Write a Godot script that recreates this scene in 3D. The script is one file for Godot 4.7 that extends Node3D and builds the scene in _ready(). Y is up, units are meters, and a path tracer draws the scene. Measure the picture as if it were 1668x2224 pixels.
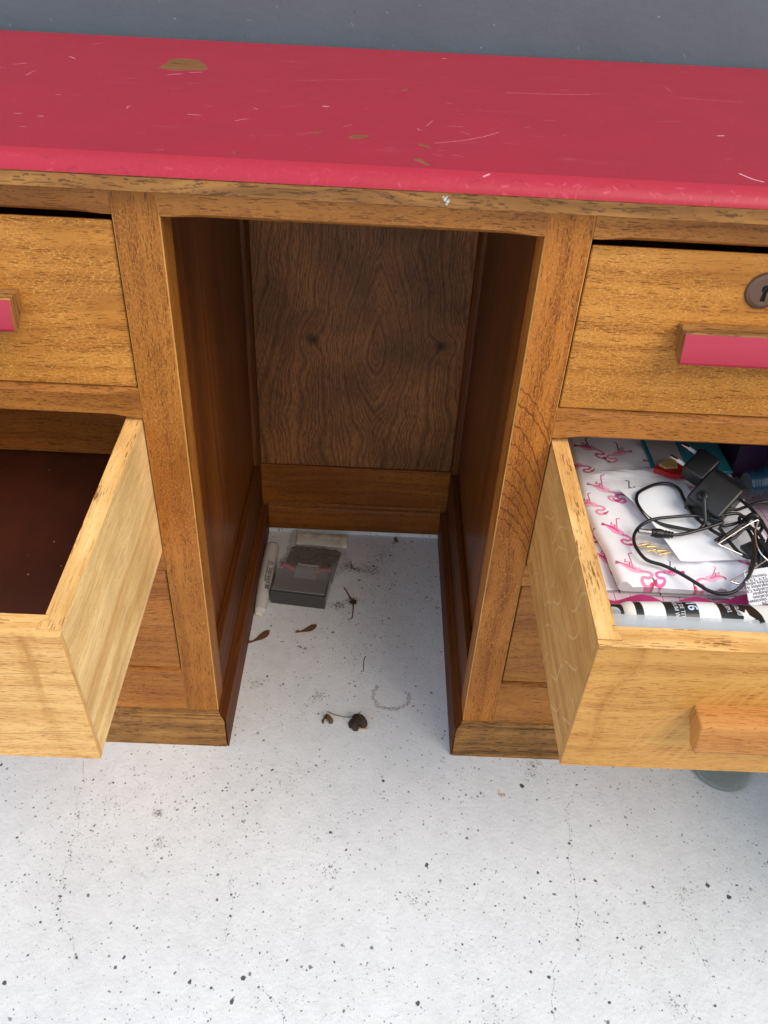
extends Node3D
# An old kneehole desk with a red painted top, two of its drawers pulled out, against a grey wall on a speckled white floor.

const SCRATCHES := [[0.7, 0.35, -0.0834, -0.2746, -0.0493, -0.289, 0.0191, -0.3089], [1., 0.7, -0.1555, -0.119, -0.144, -0.1182], [0.8, 0.5, -0.1595, -0.0057, -0.1524, -0.007], [2.2, 1., -0.0377, -0.1762, -0.0331, -0.1764], [1.4, 0.8, -0.3284, -0.3372, -0.3195, -0.328], [1.1, 0.5, -0.3252, -0.4121, -0.3156, -0.4211], [0.7, 0.3, -0.2625, -0.2286, -0.2227, -0.2261], [1., 0.5, -0.1108, -0.1049, -0.1065, -0.1107, -0.0999, -0.1154], [0.7, 0.4, -0.0533, -0.072, -0.0314, -0.0855], [0.8, 0.4, -0.0152, -0.1052, -0.0074, -0.1148], [1.3, 0.7, -0.2784, -0.0861, -0.274, -0.0863], [1., 0.5, -0.2122, -0.1275, -0.2133, -0.136, -0.2109, -0.1374], [3., 0.25, -0.3691, -0.2828, -0.3596, -0.2915], [3., 0.18, -0.3406, -0.2353, -0.3398, -0.2602], [1., 0.4, -0.2832, -0.0504, -0.2765, -0.0503], [1.4, 0.6, -0.1878, -0.2895, -0.1754, -0.2952], [4., 0.25, -0.2065, -0.2741, -0.1937, -0.2821], [0.7, 0.3, -0.0801, -0.0643, -0.0647, -0.0674], [1., 0.5, -0.1012, -0.1554, -0.0968, -0.1502], [1.2, 0.5, -0.2879, -0.1641, -0.2827, -0.1653], [0.8, 0.4, -0.098, -0.3768, -0.0701, -0.3753], [1.2, 0.5, -0.3006, -0.0909, -0.2941, -0.0907], [0.8, 0.35, -0.0771, -0.1627, -0.0707, -0.1641], [0.8, 0.75, 0.148, -0.2777, 0.1916, -0.2818, 0.239, -0.2911], [0.7, 0.25, 0.239, -0.2911, 0.269, -0.2972], [0.8, 0.45, 0.3388, -0.2999, 0.3694, -0.2965, 0.4066, -0.2946], [0.9, 0.5, 0.0659, -0.0681, 0.0927, -0.0829, 0.1101, -0.0976, 0.1253, -0.1162], [2., 1., 0.3158, -0.0259, 0.322, -0.0128, 0.3286, -0.0067], [2., 1., 0.3339, -0.146, 0.34, -0.1473], [1.6, 0.9, 0.0876, -0.4449, 0.0927, -0.4449], [0.8, 0.4, 0.2873, -0.1879, 0.312, -0.1949], [1.2, 0.6, 0.1013, 0.0106, 0.1063, 0.008], [0.8, 0.45, 0.0903, -0.1106, 0.0981, -0.1028], [1., 0.5, 0.0826, -0.2143, 0.0884, -0.2157], [0.8, 0.4, 0.2532, -0.3768, 0.2602, -0.3787], [0.7, 0.3, 0.1065, -0.1933, 0.1403, -0.1908], [0.8, 0.4, 0.3356, -0.3519, 0.3376, -0.3294], [1., 0.5, 0.152, -0.1379, 0.1554, -0.1386], [0.8, 0.4, 0.3161, -0.0673, 0.3225, -0.0685], [1., 0.5, 0.379, -0.4451, 0.3882, -0.4476], [1., 0.5, 0.0518, -0.1129, 0.0532, -0.1076], [0.9, 0.4, 0.0594, -0.1225, 0.0664, -0.1447]]
const WORN := [[-0.2242, -0.3047, -0.2204, -0.3331, -0.2207, -0.3524, -0.2056, -0.3607, -0.1919, -0.3567, -0.1807, -0.3379, -0.1704, -0.3158, -0.1747, -0.3049, -0.2026, -0.2962], [-0.0086, -0.0736, -0.0039, -0.0798, 0.0071, -0.0805, 0.0087, -0.0756, 0.0025, -0.07, -0.0064, -0.0689], [0.0514, -0.0624, 0.0548, -0.0644, 0.0622, -0.0588, 0.0605, -0.0542, 0.0556, -0.0561], [0.0457, -0.0152, 0.0482, -0.0196, 0.0528, -0.0178, 0.0599, -0.0039, 0.0562, -0.0033, 0.0508, -0.0124], [0.0389, -0.2585, 0.0427, -0.2733, 0.0446, -0.276, 0.0418, -0.2603], [-0.0985, -0.0063, -0.0983, -0.0128, -0.0958, -0.0055], [-0.0439, -0.0784, -0.0374, -0.085, -0.0314, -0.0855, -0.036, -0.08]]
const CHIPS := [[-0.0873, 0.0421, 0.003], [-0.1441, 0.3064, 0.0034], [-0.0878, 0.3004, 0.0037], [-0.2134, 0.252, 0.002], [-0.3089, 0.2194, 0.0027], [-0.3216, 0.2494, 0.002], [-0.2353, 0.0329, 0.002], [-0.3145, 0.067, 0.0023], [-0.0051, 0.1277, 0.0027], [0.0149, 0.1501, 0.0027], [-0.1152, 0.2101, 0.002], [-0.1303, 0.2172, 0.002], [-0.1121, 0.2349, 0.002], [-0.0431, 0.281, 0.002], [-0.1203, 0.3117, 0.002], [-0.1747, 0.318, 0.002], [0.0083, 0.281, 0.002], [0.059, 0.052, 0.0027], [-0.1475, 0.0755, 0.002], [-0.1416, 0.0752, 0.0017], [-0.3829, 0.1501, 0.002], [-0.3578, 0.196, 0.002], [-0.3232, 0.2848, 0.002], [-0.2199, 0.2838, 0.0027], [-0.097, 0.3241, 0.0037], [-0.3377, 0.3131, 0.003], [-0.0738, 0.274, 0.002], [-0.0212, 0.2906, 0.0017], [-0.2879, 0.0699, 0.0017], [-0.3705, 0.1212, 0.0013], [-0.3323, 0.1405, 0.0017], [-0.4384, 0.0501, 0.0027], [-0.273, 0.0702, 0.0017], [0.2414, 0.0512, 0.0037], [0.3148, 0.0465, 0.0023], [0.1133, 0.1655, 0.0037], [0.1692, 0.1873, 0.0023], [0.1786, 0.1176, 0.0017], [0.1101, 0.1122, 0.0017], [0.291, 0.1305, 0.0023], [0.2471, 0.17, 0.0027], [0.3152, 0.1778, 0.0027], [0.3776, 0.2365, 0.0023], [0.3849, 0.2362, 0.0013], [0.4721, 0.1912, 0.0037], [0.4866, 0.1765, 0.0023], [0.4508, 0.1778, 0.0034], [0.3834, 0.1826, 0.002], [0.328, 0.2442, 0.0017], [0.2381, 0.2514, 0.002], [0.0995, 0.3198, 0.0037], [0.305, 0.313, 0.0027], [0.2428, 0.2887, 0.003], [0.2243, 0.2843, 0.0023], [0.4194, 0.3122, 0.002], [0.3524, 0.2546, 0.0017], [0.1883, 0.2487, 0.0017], [0.1503, 0.2574, 0.0017], [0.2835, 0.2301, 0.002], [0.2454, 0.321, 0.0023], [0.2862, 0.1499, 0.0017], [0.3024, 0.1759, 0.002], [0.2537, 0.0256, 0.002], [0.1663, 0.0678, 0.0017], [0.0635, -0.2437, 0.0026], [-0.1046, -0.0038, 0.0022], [-0.0229, -0.2083, 0.0026], [0.1253, -0.2954, 0.002], [0.0371, -0.1842, 0.0013], [-0.1439, -0.0105, 0.0015], [-0.0578, -0.2222, 0.0011], [0.1423, -0.2588, 0.0017], [0.0158, -0.0852, 0.0015]]
const CRACKS := [[-0.3351, 0.04, -0.3241, 0.0725, -0.326, 0.1056, -0.3152, 0.1274, -0.3172, 0.158, -0.3132, 0.1798, -0.312, 0.2009, -0.3087, 0.22, -0.3042, 0.2384, -0.2961, 0.2561, -0.2755, 0.2779, -0.2657, 0.2896], [-0.0713, 0.3069, -0.0615, 0.3158, -0.0491, 0.3278, -0.0401, 0.3441], [0.3143, 0.0476, 0.2949, 0.0824, 0.2947, 0.1116, 0.2867, 0.1519, 0.2871, 0.2008, 0.2834, 0.2306, 0.2839, 0.2589], [0.2539, 0.276, 0.2486, 0.2943, 0.2436, 0.3333], [0.4132, 0.2365, 0.4216, 0.2717, 0.4278, 0.3027], [-0.1181, 0.1879, -0.1139, 0.2101, -0.1106, 0.2367, -0.113, 0.2624]]
const RING := [[0.0428, -0.0844], [0.0699, -0.0644], [0.0936, -0.087], [0.0696, -0.1148]]
const SMUDGE := [[-0.2224, 0.1109, 0.0067, 0.5], [-0.2134, 0.1508, 0.0094, 0.5], [-0.0095, 0.1809, 0.0201, 0.25], [-0.2778, 0.0971, 0.0168, 0.2], [0.1027, 0.2075, 0.0201, 0.3], [0.4196, 0.1931, 0.0235, 0.3], [0.2578, 0.0325, 0.0101, 0.3], [-0.0056, -0.3617, 0.0131, 0.9], [0.0328, -0.3566, 0.0153, 0.6], [0.0527, -0.3885, 0.024, 0.4], [-0.0181, -0.2676, 0.0109, 0.6], [-0.0357, -0.0817, 0.0131, 0.5], [0.0031, -0.2792, 0.0087, 0.9], [-0.1261, -0.1003, 0.0109, 0.4], [0.3819, 0.3133, 0.0168, 0.25], [0.1812, 0.3263, 0.0168, 0.2]]

const PAINT := Vector2(0.0726, 0.7411)
var M := {}                     # materials
var rng := RandomNumberGenerator.new()
var font := SystemFont.new()
var bold := SystemFont.new()


# ---------------------------------------------------------------- mesh builder
class MB:
	var v := PackedVector3Array()
	var n := PackedVector3Array()
	var uv := PackedVector2Array()
	var g := Vector3.RIGHT       # grain direction
	var lu := 0.64
	var lv := 0.40
	var off := Vector2.ZERO
	var plan := Rect2()          # when set, UV is the plan position (x, z) inside this rectangle

	func at(p: Vector3, nn: Vector3) -> Vector2:
		if plan.size.x > 0.0:
			return Vector2((p.x - plan.position.x) / plan.size.x, (p.z - plan.position.y) / plan.size.y)
		var t := nn.cross(g)
		if t.length() < 0.35:
			var a := Vector3.UP if absf(g.y) < 0.7 else Vector3.RIGHT
			var b := a.cross(g)
			return Vector2(p.dot(a) * 0.25 / lu + off.x, p.dot(b) / lv + off.y)
		return Vector2(p.dot(g) / lu + off.x, p.dot(t.normalized()) / lv + off.y)

	func tri(a: Vector3, b: Vector3, c: Vector3, na: Vector3, nb: Vector3, nc: Vector3, ua: Vector2, ub: Vector2, uc: Vector2) -> void:
		var f := (b - a).cross(c - a)
		if f.length_squared() < 1e-18:
			return
		if f.dot(na + nb + nc) > 0.0:
			v.append_array([a, c, b]); n.append_array([na, nc, nb]); uv.append_array([ua, uc, ub])
		else:
			v.append_array([a, b, c]); n.append_array([na, nb, nc]); uv.append_array([ua, ub, uc])

	func flat(p: Array, nn: Vector3) -> void:     # convex polygon
		for i in range(1, p.size() - 1):
			tri(p[0], p[i], p[i + 1], nn, nn, nn, at(p[0], nn), at(p[i], nn), at(p[i + 1], nn))

	func box(a: Vector3, b: Vector3, ch := 0.0008, worn: MB = null) -> void:
		var c := (a + b) / 2.0
		var h := (b - a) / 2.0
		for ax in 3:
			for s in [-1.0, 1.0]:
				var nn := Vector3.ZERO
				nn[ax] = s
				var p := []
				for k in [[-1, -1], [1, -1], [1, 1], [-1, 1]]:
					var q := Vector3.ZERO
					q[ax] = s * h[ax]
					q[(ax + 1) % 3] = k[0] * (h[(ax + 1) % 3] - ch)
					q[(ax + 2) % 3] = k[1] * (h[(ax + 2) % 3] - ch)
					p.append(c + q)
				flat(p, nn)
		if ch <= 0.0:
			return
		for ax in 3:
			var b1 := (ax + 1) % 3
			var c1 := (ax + 2) % 3
			for s in [-1.0, 1.0]:
				for t in [-1.0, 1.0]:
					var nn := Vector3.ZERO
					nn[b1] = s
					nn[c1] = t
					var p := []
					for k in [[-1, 0], [1, 0], [1, 1], [-1, 1]]:
						var q := Vector3.ZERO
						q[ax] = k[0] * (h[ax] - ch)
						q[b1] = s * (h[b1] - (ch if k[1] else 0.0))
						q[c1] = t * (h[c1] - (0.0 if k[1] else ch))
						p.append(c + q)
					(worn if worn else self).flat(p, nn.normalized())
		for sx in [-1.0, 1.0]:
			for sy in [-1.0, 1.0]:
				for sz in [-1.0, 1.0]:
					var s := Vector3(sx, sy, sz)
					var p := []
					for ax in 3:
						var q := s * (h - Vector3.ONE * ch)
						q[ax] = s[ax] * h[ax]
						p.append(c + q)
					flat(p, s.normalized())

	# rings of equal length, joined; edges between ring points flatter than 40 degrees are smooth
	func loft(rings: Array, closed := true, caps := true, sharp := 0.75) -> void:
		var m: int = rings[0].size()
		var e := m if closed else m - 1
		for k in rings.size() - 1:
			var A: Array = rings[k]
			var B: Array = rings[k + 1]
			var fn := []
			for i in e:
				var j := (i + 1) % m
				var f: Vector3 = (A[j] - A[i]).cross(B[i] - A[i])
				if f.length_squared() < 1e-16:
					f = (B[j] - A[j]).cross(B[i] - A[j])
				fn.append(f.normalized())
			var mid := Vector3.ZERO
			for q in A:
				mid += q
			mid /= m
			var outward := 0.0
			for i in e:
				outward += fn[i].dot((A[i] + A[(i + 1) % m]) / 2.0 - mid)
			var sg := 1.0 if outward >= 0.0 else -1.0
			for i in e:
				var j := (i + 1) % m
				var nn: Vector3 = fn[i] * sg
				var ni := nn
				var nj := nn
				if closed or i > 0:
					var pn: Vector3 = fn[(i + m - 1) % m] * sg
					if pn.dot(nn) > sharp:
						ni = (nn + pn).normalized()
				if closed or i < e - 1:
					var qn: Vector3 = fn[(i + 1) % m] * sg
					if qn.dot(nn) > sharp:
						nj = (nn + qn).normalized()
				tri(A[i], A[j], B[j], ni, nj, nj, at(A[i], nn), at(A[j], nn), at(B[j], nn))
				tri(A[i], B[j], B[i], ni, nj, ni, at(A[i], nn), at(B[j], nn), at(B[i], nn))
		if caps:
			for s in 2:
				var R: Array = rings[0] if s == 0 else rings[-1]
				var O: Array = rings[1] if s == 0 else rings[-2]
				var f := Vector3.ZERO
				for i in m:
					f += R[i].cross(R[(i + 1) % m])
				f = f.normalized()
				if f.dot(R[0] - O[0]) < 0.0:
					f = -f
				var ax := f.cross(Vector3.UP if absf(f.y) < 0.8 else Vector3.RIGHT).normalized()
				var ay := f.cross(ax)
				var flat2 := PackedVector2Array()
				for q in R:
					flat2.append(Vector2(q.dot(ax), q.dot(ay)))
				var idx := Geometry2D.triangulate_polygon(flat2)
				for i in range(0, idx.size(), 3):
					tri(R[idx[i]], R[idx[i + 1]], R[idx[i + 2]], f, f, f, at(R[idx[i]], f), at(R[idx[i + 1]], f), at(R[idx[i + 2]], f))

	# profile points (out, up) swept along dir; m0 and m1 are the mitres at the ends
	func sweep(prof: Array, o: Vector3, out: Vector3, up: Vector3, dir: Vector3, length: float, m0 := 0.0, m1 := 0.0) -> void:
		var r0 := []
		var r1 := []
		for p in prof:
			r0.append(o + out * p.x + up * p.y + dir * (-m0 * p.x))
			r1.append(o + out * p.x + up * p.y + dir * (length + m1 * p.x))
		loft([r0, r1])

	func prism(poly: Array, y0: float, y1: float, caps := true) -> void:    # outline in plan (x, z)
		var a := []
		var b := []
		for p in poly:
			a.append(Vector3(p.x, y0, p.y))
			b.append(Vector3(p.x, y1, p.y))
		loft([a, b], true, caps)

	func tube(pts: Array, rad, sides := 10, caps := true) -> void:
		var rings := []
		var side := Vector3.ZERO
		for i in pts.size():
			var t: Vector3 = (pts[mini(i + 1, pts.size() - 1)] - pts[maxi(i - 1, 0)]).normalized()
			if side == Vector3.ZERO:
				side = t.cross(Vector3.UP if absf(t.y) < 0.9 else Vector3.RIGHT).normalized()
			side = (side - t * side.dot(t)).normalized()
			var up := t.cross(side)
			var r: float = rad[i] if rad is Array else rad
			var ring := []
			for k in sides:
				var an := TAU * k / sides
				ring.append(pts[i] + (side * cos(an) + up * sin(an)) * r)
			rings.append(ring)
		loft(rings, true, caps, 0.3)

	func lathe(prof: Array, o: Vector3, axis: Vector3, sides := 32, squash := 1.0, sharp := 0.75) -> void:   # profile (radius, along)
		var s := axis.cross(Vector3.UP if absf(axis.y) < 0.9 else Vector3.RIGHT).normalized()
		var t := axis.cross(s)
		for i in prof.size() - 1:
			var d: Vector2 = (prof[i + 1] - prof[i])
			if d.length() < 1e-7:
				continue
			var nn := [Vector2(d.y, -d.x).normalized(), Vector2(d.y, -d.x).normalized()]
			for e in 2:
				var o2 := i - 1 if e == 0 else i + 1
				if o2 >= 0 and o2 < prof.size() - 1:
					var d2: Vector2 = prof[o2 + 1] - prof[o2]
					var n2 := Vector2(d2.y, -d2.x).normalized()
					if n2.dot(nn[e]) > sharp:
						nn[e] = (Vector2(d.y, -d.x).normalized() + n2).normalized()
			for k in sides:
				var p := []
				var q := []
				var u := []
				for e in [[0, 0], [1, 0], [1, 1], [0, 1]]:
					var an: float = TAU * (k + e[1]) / sides
					var w := s * cos(an) + t * sin(an) * squash
					p.append(o + w * prof[i + e[0]].x + axis * prof[i + e[0]].y)
					q.append((w * nn[e[0]].x + axis * nn[e[0]].y).normalized())
					u.append(Vector2(float(k + e[1]) / sides, prof[i + e[0]].y / lu))
				tri(p[0], p[1], p[2], q[0], q[1], q[2], u[0], u[1], u[2])
				tri(p[0], p[2], p[3], q[0], q[2], q[3], u[0], u[2], u[3])

	func cap(poly: Array, y: float, up: float) -> void:      # a flat face in plan (x, z)
		var p2 := PackedVector2Array(poly)
		var idx := Geometry2D.triangulate_polygon(p2)
		var nn := Vector3(0, up, 0)
		for i in range(0, idx.size(), 3):
			var q := []
			for k in 3:
				q.append(Vector3(p2[idx[i + k]].x, y, p2[idx[i + k]].y))
			tri(q[0], q[1], q[2], nn, nn, nn, at(q[0], nn), at(q[1], nn), at(q[2], nn))

	# a sheet from a function of (u, v) in 0..1
	func sheet(nx: int, ny: int, f: Callable, fu: Callable) -> void:
		var P := []
		for j in ny + 1:
			for i in nx + 1:
				P.append(f.call(float(i) / nx, float(j) / ny))
		var N := []
		for j in ny + 1:
			for i in nx + 1:
				var a: Vector3 = P[j * (nx + 1) + mini(i + 1, nx)] - P[j * (nx + 1) + maxi(i - 1, 0)]
				var b: Vector3 = P[mini(j + 1, ny) * (nx + 1) + i] - P[maxi(j - 1, 0) * (nx + 1) + i]
				var q := b.cross(a).normalized()
				N.append(q if q.y >= 0.0 else -q)
		for j in ny:
			for i in nx:
				var k := [j * (nx + 1) + i, j * (nx + 1) + i + 1, (j + 1) * (nx + 1) + i + 1, (j + 1) * (nx + 1) + i]
				var u := []
				for q in k:
					u.append(fu.call(float(q % (nx + 1)) / nx, float(q / (nx + 1)) / ny, P[q]))
				tri(P[k[0]], P[k[1]], P[k[2]], N[k[0]], N[k[1]], N[k[2]], u[0], u[1], u[2])
				tri(P[k[0]], P[k[2]], P[k[3]], N[k[0]], N[k[2]], N[k[3]], u[0], u[2], u[3])

	func add_to(m: ArrayMesh, mat: Material) -> ArrayMesh:
		var a := []
		a.resize(Mesh.ARRAY_MAX)
		a[Mesh.ARRAY_VERTEX] = v
		a[Mesh.ARRAY_NORMAL] = n
		a[Mesh.ARRAY_TEX_UV] = uv
		m.add_surface_from_arrays(Mesh.PRIMITIVE_TRIANGLES, a)
		m.surface_set_material(m.get_surface_count() - 1, mat)
		return m


# ---------------------------------------------------------------- nodes
func numbered(called: String, parent: Node) -> String:
	if not parent.has_node(NodePath(called)):
		return called
	var k := 1
	while parent.has_node(NodePath("%s_%03d" % [called, k])):
		k += 1
	return "%s_%03d" % [called, k]


func thing(called: String, label: String, category: String, where := Vector3.ZERO, group := "") -> Node3D:
	var o := Node3D.new()
	o.name = numbered(called, self)
	add_child(o, true)
	o.position = where
	return tag(o, label, category, group)


func tag(o: Node3D, label: String, category: String, group := "") -> Node3D:
	o.set_meta("label", label)
	o.set_meta("category", category)
	if group:
		o.set_meta("group", group)
	return o


func put(called: String, mb, mat: Material, parent: Node = self) -> MeshInstance3D:
	var o := MeshInstance3D.new()
	o.name = numbered(called, parent)
	o.mesh = mb if mb is Mesh else mb.add_to(ArrayMesh.new(), mat)
	parent.add_child(o, true)
	return o


func grain(g: Vector3, lu := 0.64, lv := 0.40) -> MB:
	var mb := MB.new()
	mb.g = g
	mb.lu = lu
	mb.lv = lv
	mb.off = Vector2(rng.randf(), rng.randf())
	return mb


func board(called: String, a: Vector3, b: Vector3, g: Vector3, mat: Material, parent: Node, ch := 0.0008) -> MeshInstance3D:
	var mb := grain(g)
	mb.box(a, b, ch)
	return put(called, mb, mat, parent)


func curve(p: Array, steps := 6) -> Array:      # a smooth line through the points
	var r := []
	for i in p.size() - 1:
		var a: Vector3 = p[maxi(i - 1, 0)]
		var b: Vector3 = p[i]
		var c: Vector3 = p[i + 1]
		var d: Vector3 = p[mini(i + 2, p.size() - 1)]
		for k in steps:
			r.append(b.cubic_interpolate(c, a, d, float(k) / steps))
	r.append(p[-1])
	return r


func words(text: String, height: float, f: Font, place: Callable, nrm: Callable) -> MB:   # lettering laid on a surface: place(x, y, lift) of each corner
	var t := TextMesh.new()
	t.text = text
	t.font = f
	t.font_size = 48
	t.pixel_size = height / 36.0
	t.depth = 0.0
	t.curve_step = 1.0
	t.horizontal_alignment = HORIZONTAL_ALIGNMENT_LEFT
	t.vertical_alignment = VERTICAL_ALIGNMENT_BOTTOM
	var a := t.get_mesh_arrays()
	var vv: PackedVector3Array = a[Mesh.ARRAY_VERTEX]
	var ix = a[Mesh.ARRAY_INDEX]
	var mb := MB.new()
	var count: int = ix.size() if ix != null and ix.size() else vv.size()
	for i in range(0, count - 2, 3):
		var q := []
		var m := []
		for k in 3:
			var p: Vector3 = vv[ix[i + k]] if ix != null and ix.size() else vv[i + k]
			q.append(place.call(p.x, p.y))
			m.append(nrm.call(p.x, p.y))
		mb.tri(q[0], q[1], q[2], m[0], m[1], m[2], Vector2.ZERO, Vector2.ZERO, Vector2.ZERO)
	return mb


# ---------------------------------------------------------------- textures
func noise(sd: int, w: int, h: int, freq: float, type := FastNoiseLite.TYPE_SIMPLEX_SMOOTH, oct := 3) -> Image:
	var f := FastNoiseLite.new()
	f.seed = sd
	f.noise_type = type
	f.frequency = freq
	f.fractal_octaves = oct
	f.fractal_type = FastNoiseLite.FRACTAL_FBM if oct > 1 else FastNoiseLite.FRACTAL_NONE
	return f.get_seamless_image(w, h)


func crackle_image(sd: int, w: int, h: int, freq: float) -> Image:
	var f := FastNoiseLite.new()
	f.seed = sd
	f.noise_type = FastNoiseLite.TYPE_CELLULAR
	f.frequency = freq
	f.fractal_type = FastNoiseLite.FRACTAL_NONE
	f.cellular_return_type = FastNoiseLite.RETURN_DISTANCE2_SUB
	f.cellular_jitter = 1.0
	f.domain_warp_enabled = true
	f.domain_warp_amplitude = 6.0
	f.domain_warp_frequency = 0.03
	return f.get_image(w, h)


func stretched(sd: int, w: int, h: int, sx: int, freq: float, oct := 2) -> PackedByteArray:
	var im := noise(sd, w / sx, h, freq, FastNoiseLite.TYPE_SIMPLEX_SMOOTH, oct)
	im.resize(w, h, Image.INTERPOLATE_CUBIC)
	return im.get_data()


func lut(f: Callable) -> PackedFloat32Array:
	var a := PackedFloat32Array()
	for i in 256:
		a.append(f.call(i / 255.0))
	return a


# oak with its grain along u: streaks, pores, a slow waviness and, where the varnish has crazed, a net of pale cracks
func wood(sd: int, w: int, h: int, dark: Color, mid: Color, light: Color, o: Dictionary) -> ImageTexture:
	var A := stretched(sd, w, h, o.get("streak_len", 32), o.get("streak", 0.03), 4)
	var B := stretched(sd + 1, w, h, o.get("pore_len", 16), o.get("pore_fine", 0.42), 1)
	var wn := noise(sd + 2, w / 8, h / 8, 0.02, FastNoiseLite.TYPE_SIMPLEX_SMOOTH, 2)
	wn.resize(w, h, Image.INTERPOLATE_CUBIC)
	var W := wn.get_data()
	var kn := noise(sd + 3, w / 4, h / 4, o.get("blotch", 0.012), FastNoiseLite.TYPE_SIMPLEX_SMOOTH, 3)
	kn.resize(w, h, Image.INTERPOLATE_CUBIC)
	var K := kn.get_data()
	var cr: float = o.get("crackle", 0.0)
	var D := crackle_image(sd + 4, w, h, o.get("cell", 0.11)).get_data() if cr > 0.0 else A
	var wav: float = o.get("wave", 14.0) / 128.0
	var ps: float = o.get("pore", 0.45)
	var pt: float = o.get("pore_at", 0.68)
	var porel := lut(func(t): return ps * smoothstep(pt, pt + 0.12, t))
	var pc: Color = o.get("pore_color", Color8(112, 66, 26))
	var p_r := pc.r * 255.0
	var p_g := pc.g * 255.0
	var p_b := pc.b * 255.0
	var band: float = o.get("band", 0.35)
	var bandl := lut(func(t): return 1.0 - band + 2.0 * band * (1.0 - t))
	var crl := lut(func(t): return cr * (1.0 - smoothstep(0.02, 0.11, t)))
	var crm := lut(func(t): return smoothstep(0.26, 0.50, t))
	var tone := lut(func(t): return lerpf(1.0 - o.get("blotches", 0.12), 1.0 + o.get("blotches", 0.12), t))
	var rl := lut(func(t): return 255.0 * (dark.lerp(mid, t * 2.0) if t < 0.5 else mid.lerp(light, t * 2.0 - 1.0)).r)
	var gl := lut(func(t): return 255.0 * (dark.lerp(mid, t * 2.0) if t < 0.5 else mid.lerp(light, t * 2.0 - 1.0)).g)
	var bl := lut(func(t): return 255.0 * (dark.lerp(mid, t * 2.0) if t < 0.5 else mid.lerp(light, t * 2.0 - 1.0)).b)
	var cc: Color = o.get("crackle_color", Color(0.86, 0.66, 0.36))
	var c_r := cc.r * 255.0
	var c_g := cc.g * 255.0
	var c_b := cc.b * 255.0
	var out := PackedByteArray()
	out.resize(w * h * 3)
	var i := 0
	var q := 0
	for y in h:
		for x in w:
			var j := posmod(y + int((W[i] - 128) * wav), h) * w + x
			var a := A[j]
			var f := tone[K[i]]
			var po := porel[B[j]] * bandl[a]
			var r := rl[a] * (0.2 + 0.8 * f)
			var g := gl[a] * f
			var b := bl[a] * (1.3 * f - 0.3)
			r += (p_r - r) * po
			g += (p_g - g) * po
			b += (p_b - b) * po
			if cr > 0.0:
				var c := crl[D[i]]
				if c > 0.0:
					c *= crm[K[(i + 77777) % (w * h)]] * crm[mini(255, W[(i * 7 + 31) % (w * h)] + 70)]
					r += (c_r - r) * c
					g += (c_g - g) * c
					b += (c_b - b) * c
			out[q] = clampi(int(r), 0, 255)
			out[q + 1] = clampi(int(g), 0, 255)
			out[q + 2] = clampi(int(b), 0, 255)
			i += 1
			q += 3
	var rg := RandomNumberGenerator.new()
	rg.seed = sd
	for k in int(o.get("pores", 20000)):
		var y0 := rg.randi() % h
		var x0 := rg.randi() % w
		if rg.randf() > 1.25 - A[y0 * w + x0] / 255.0 * 1.1 or rg.randf() > 0.35 + K[y0 * w + x0] / 255.0:
			continue
		var n := rg.randi_range(4, 4 + int(o.get("pore_long", 20) * pow(rg.randf(), 1.6)))
		var al := rg.randf_range(0.2, 0.85) * float(o.get("pore_dark", 1.0))
		var fat := rg.randf() * 0.75
		for e in n:
			var x := (x0 + e) % w
			var y := posmod(y0 - int((W[y0 * w + x] - 128) * wav), h)
			var al2 := al * minf(1.0, minf(e + 1, n - e) / 2.5)
			for d in 2:
				var c := (posmod(y + d, h) * w + x) * 3
				var f := al2 if d == 0 else al2 * fat
				out[c] = int(lerpf(out[c], p_r, f))
				out[c + 1] = int(lerpf(out[c + 1], p_g, f))
				out[c + 2] = int(lerpf(out[c + 2], p_b, f))
	return ImageTexture.create_from_image(Image.create_from_data(w, h, false, Image.FORMAT_RGB8, out))


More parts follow.
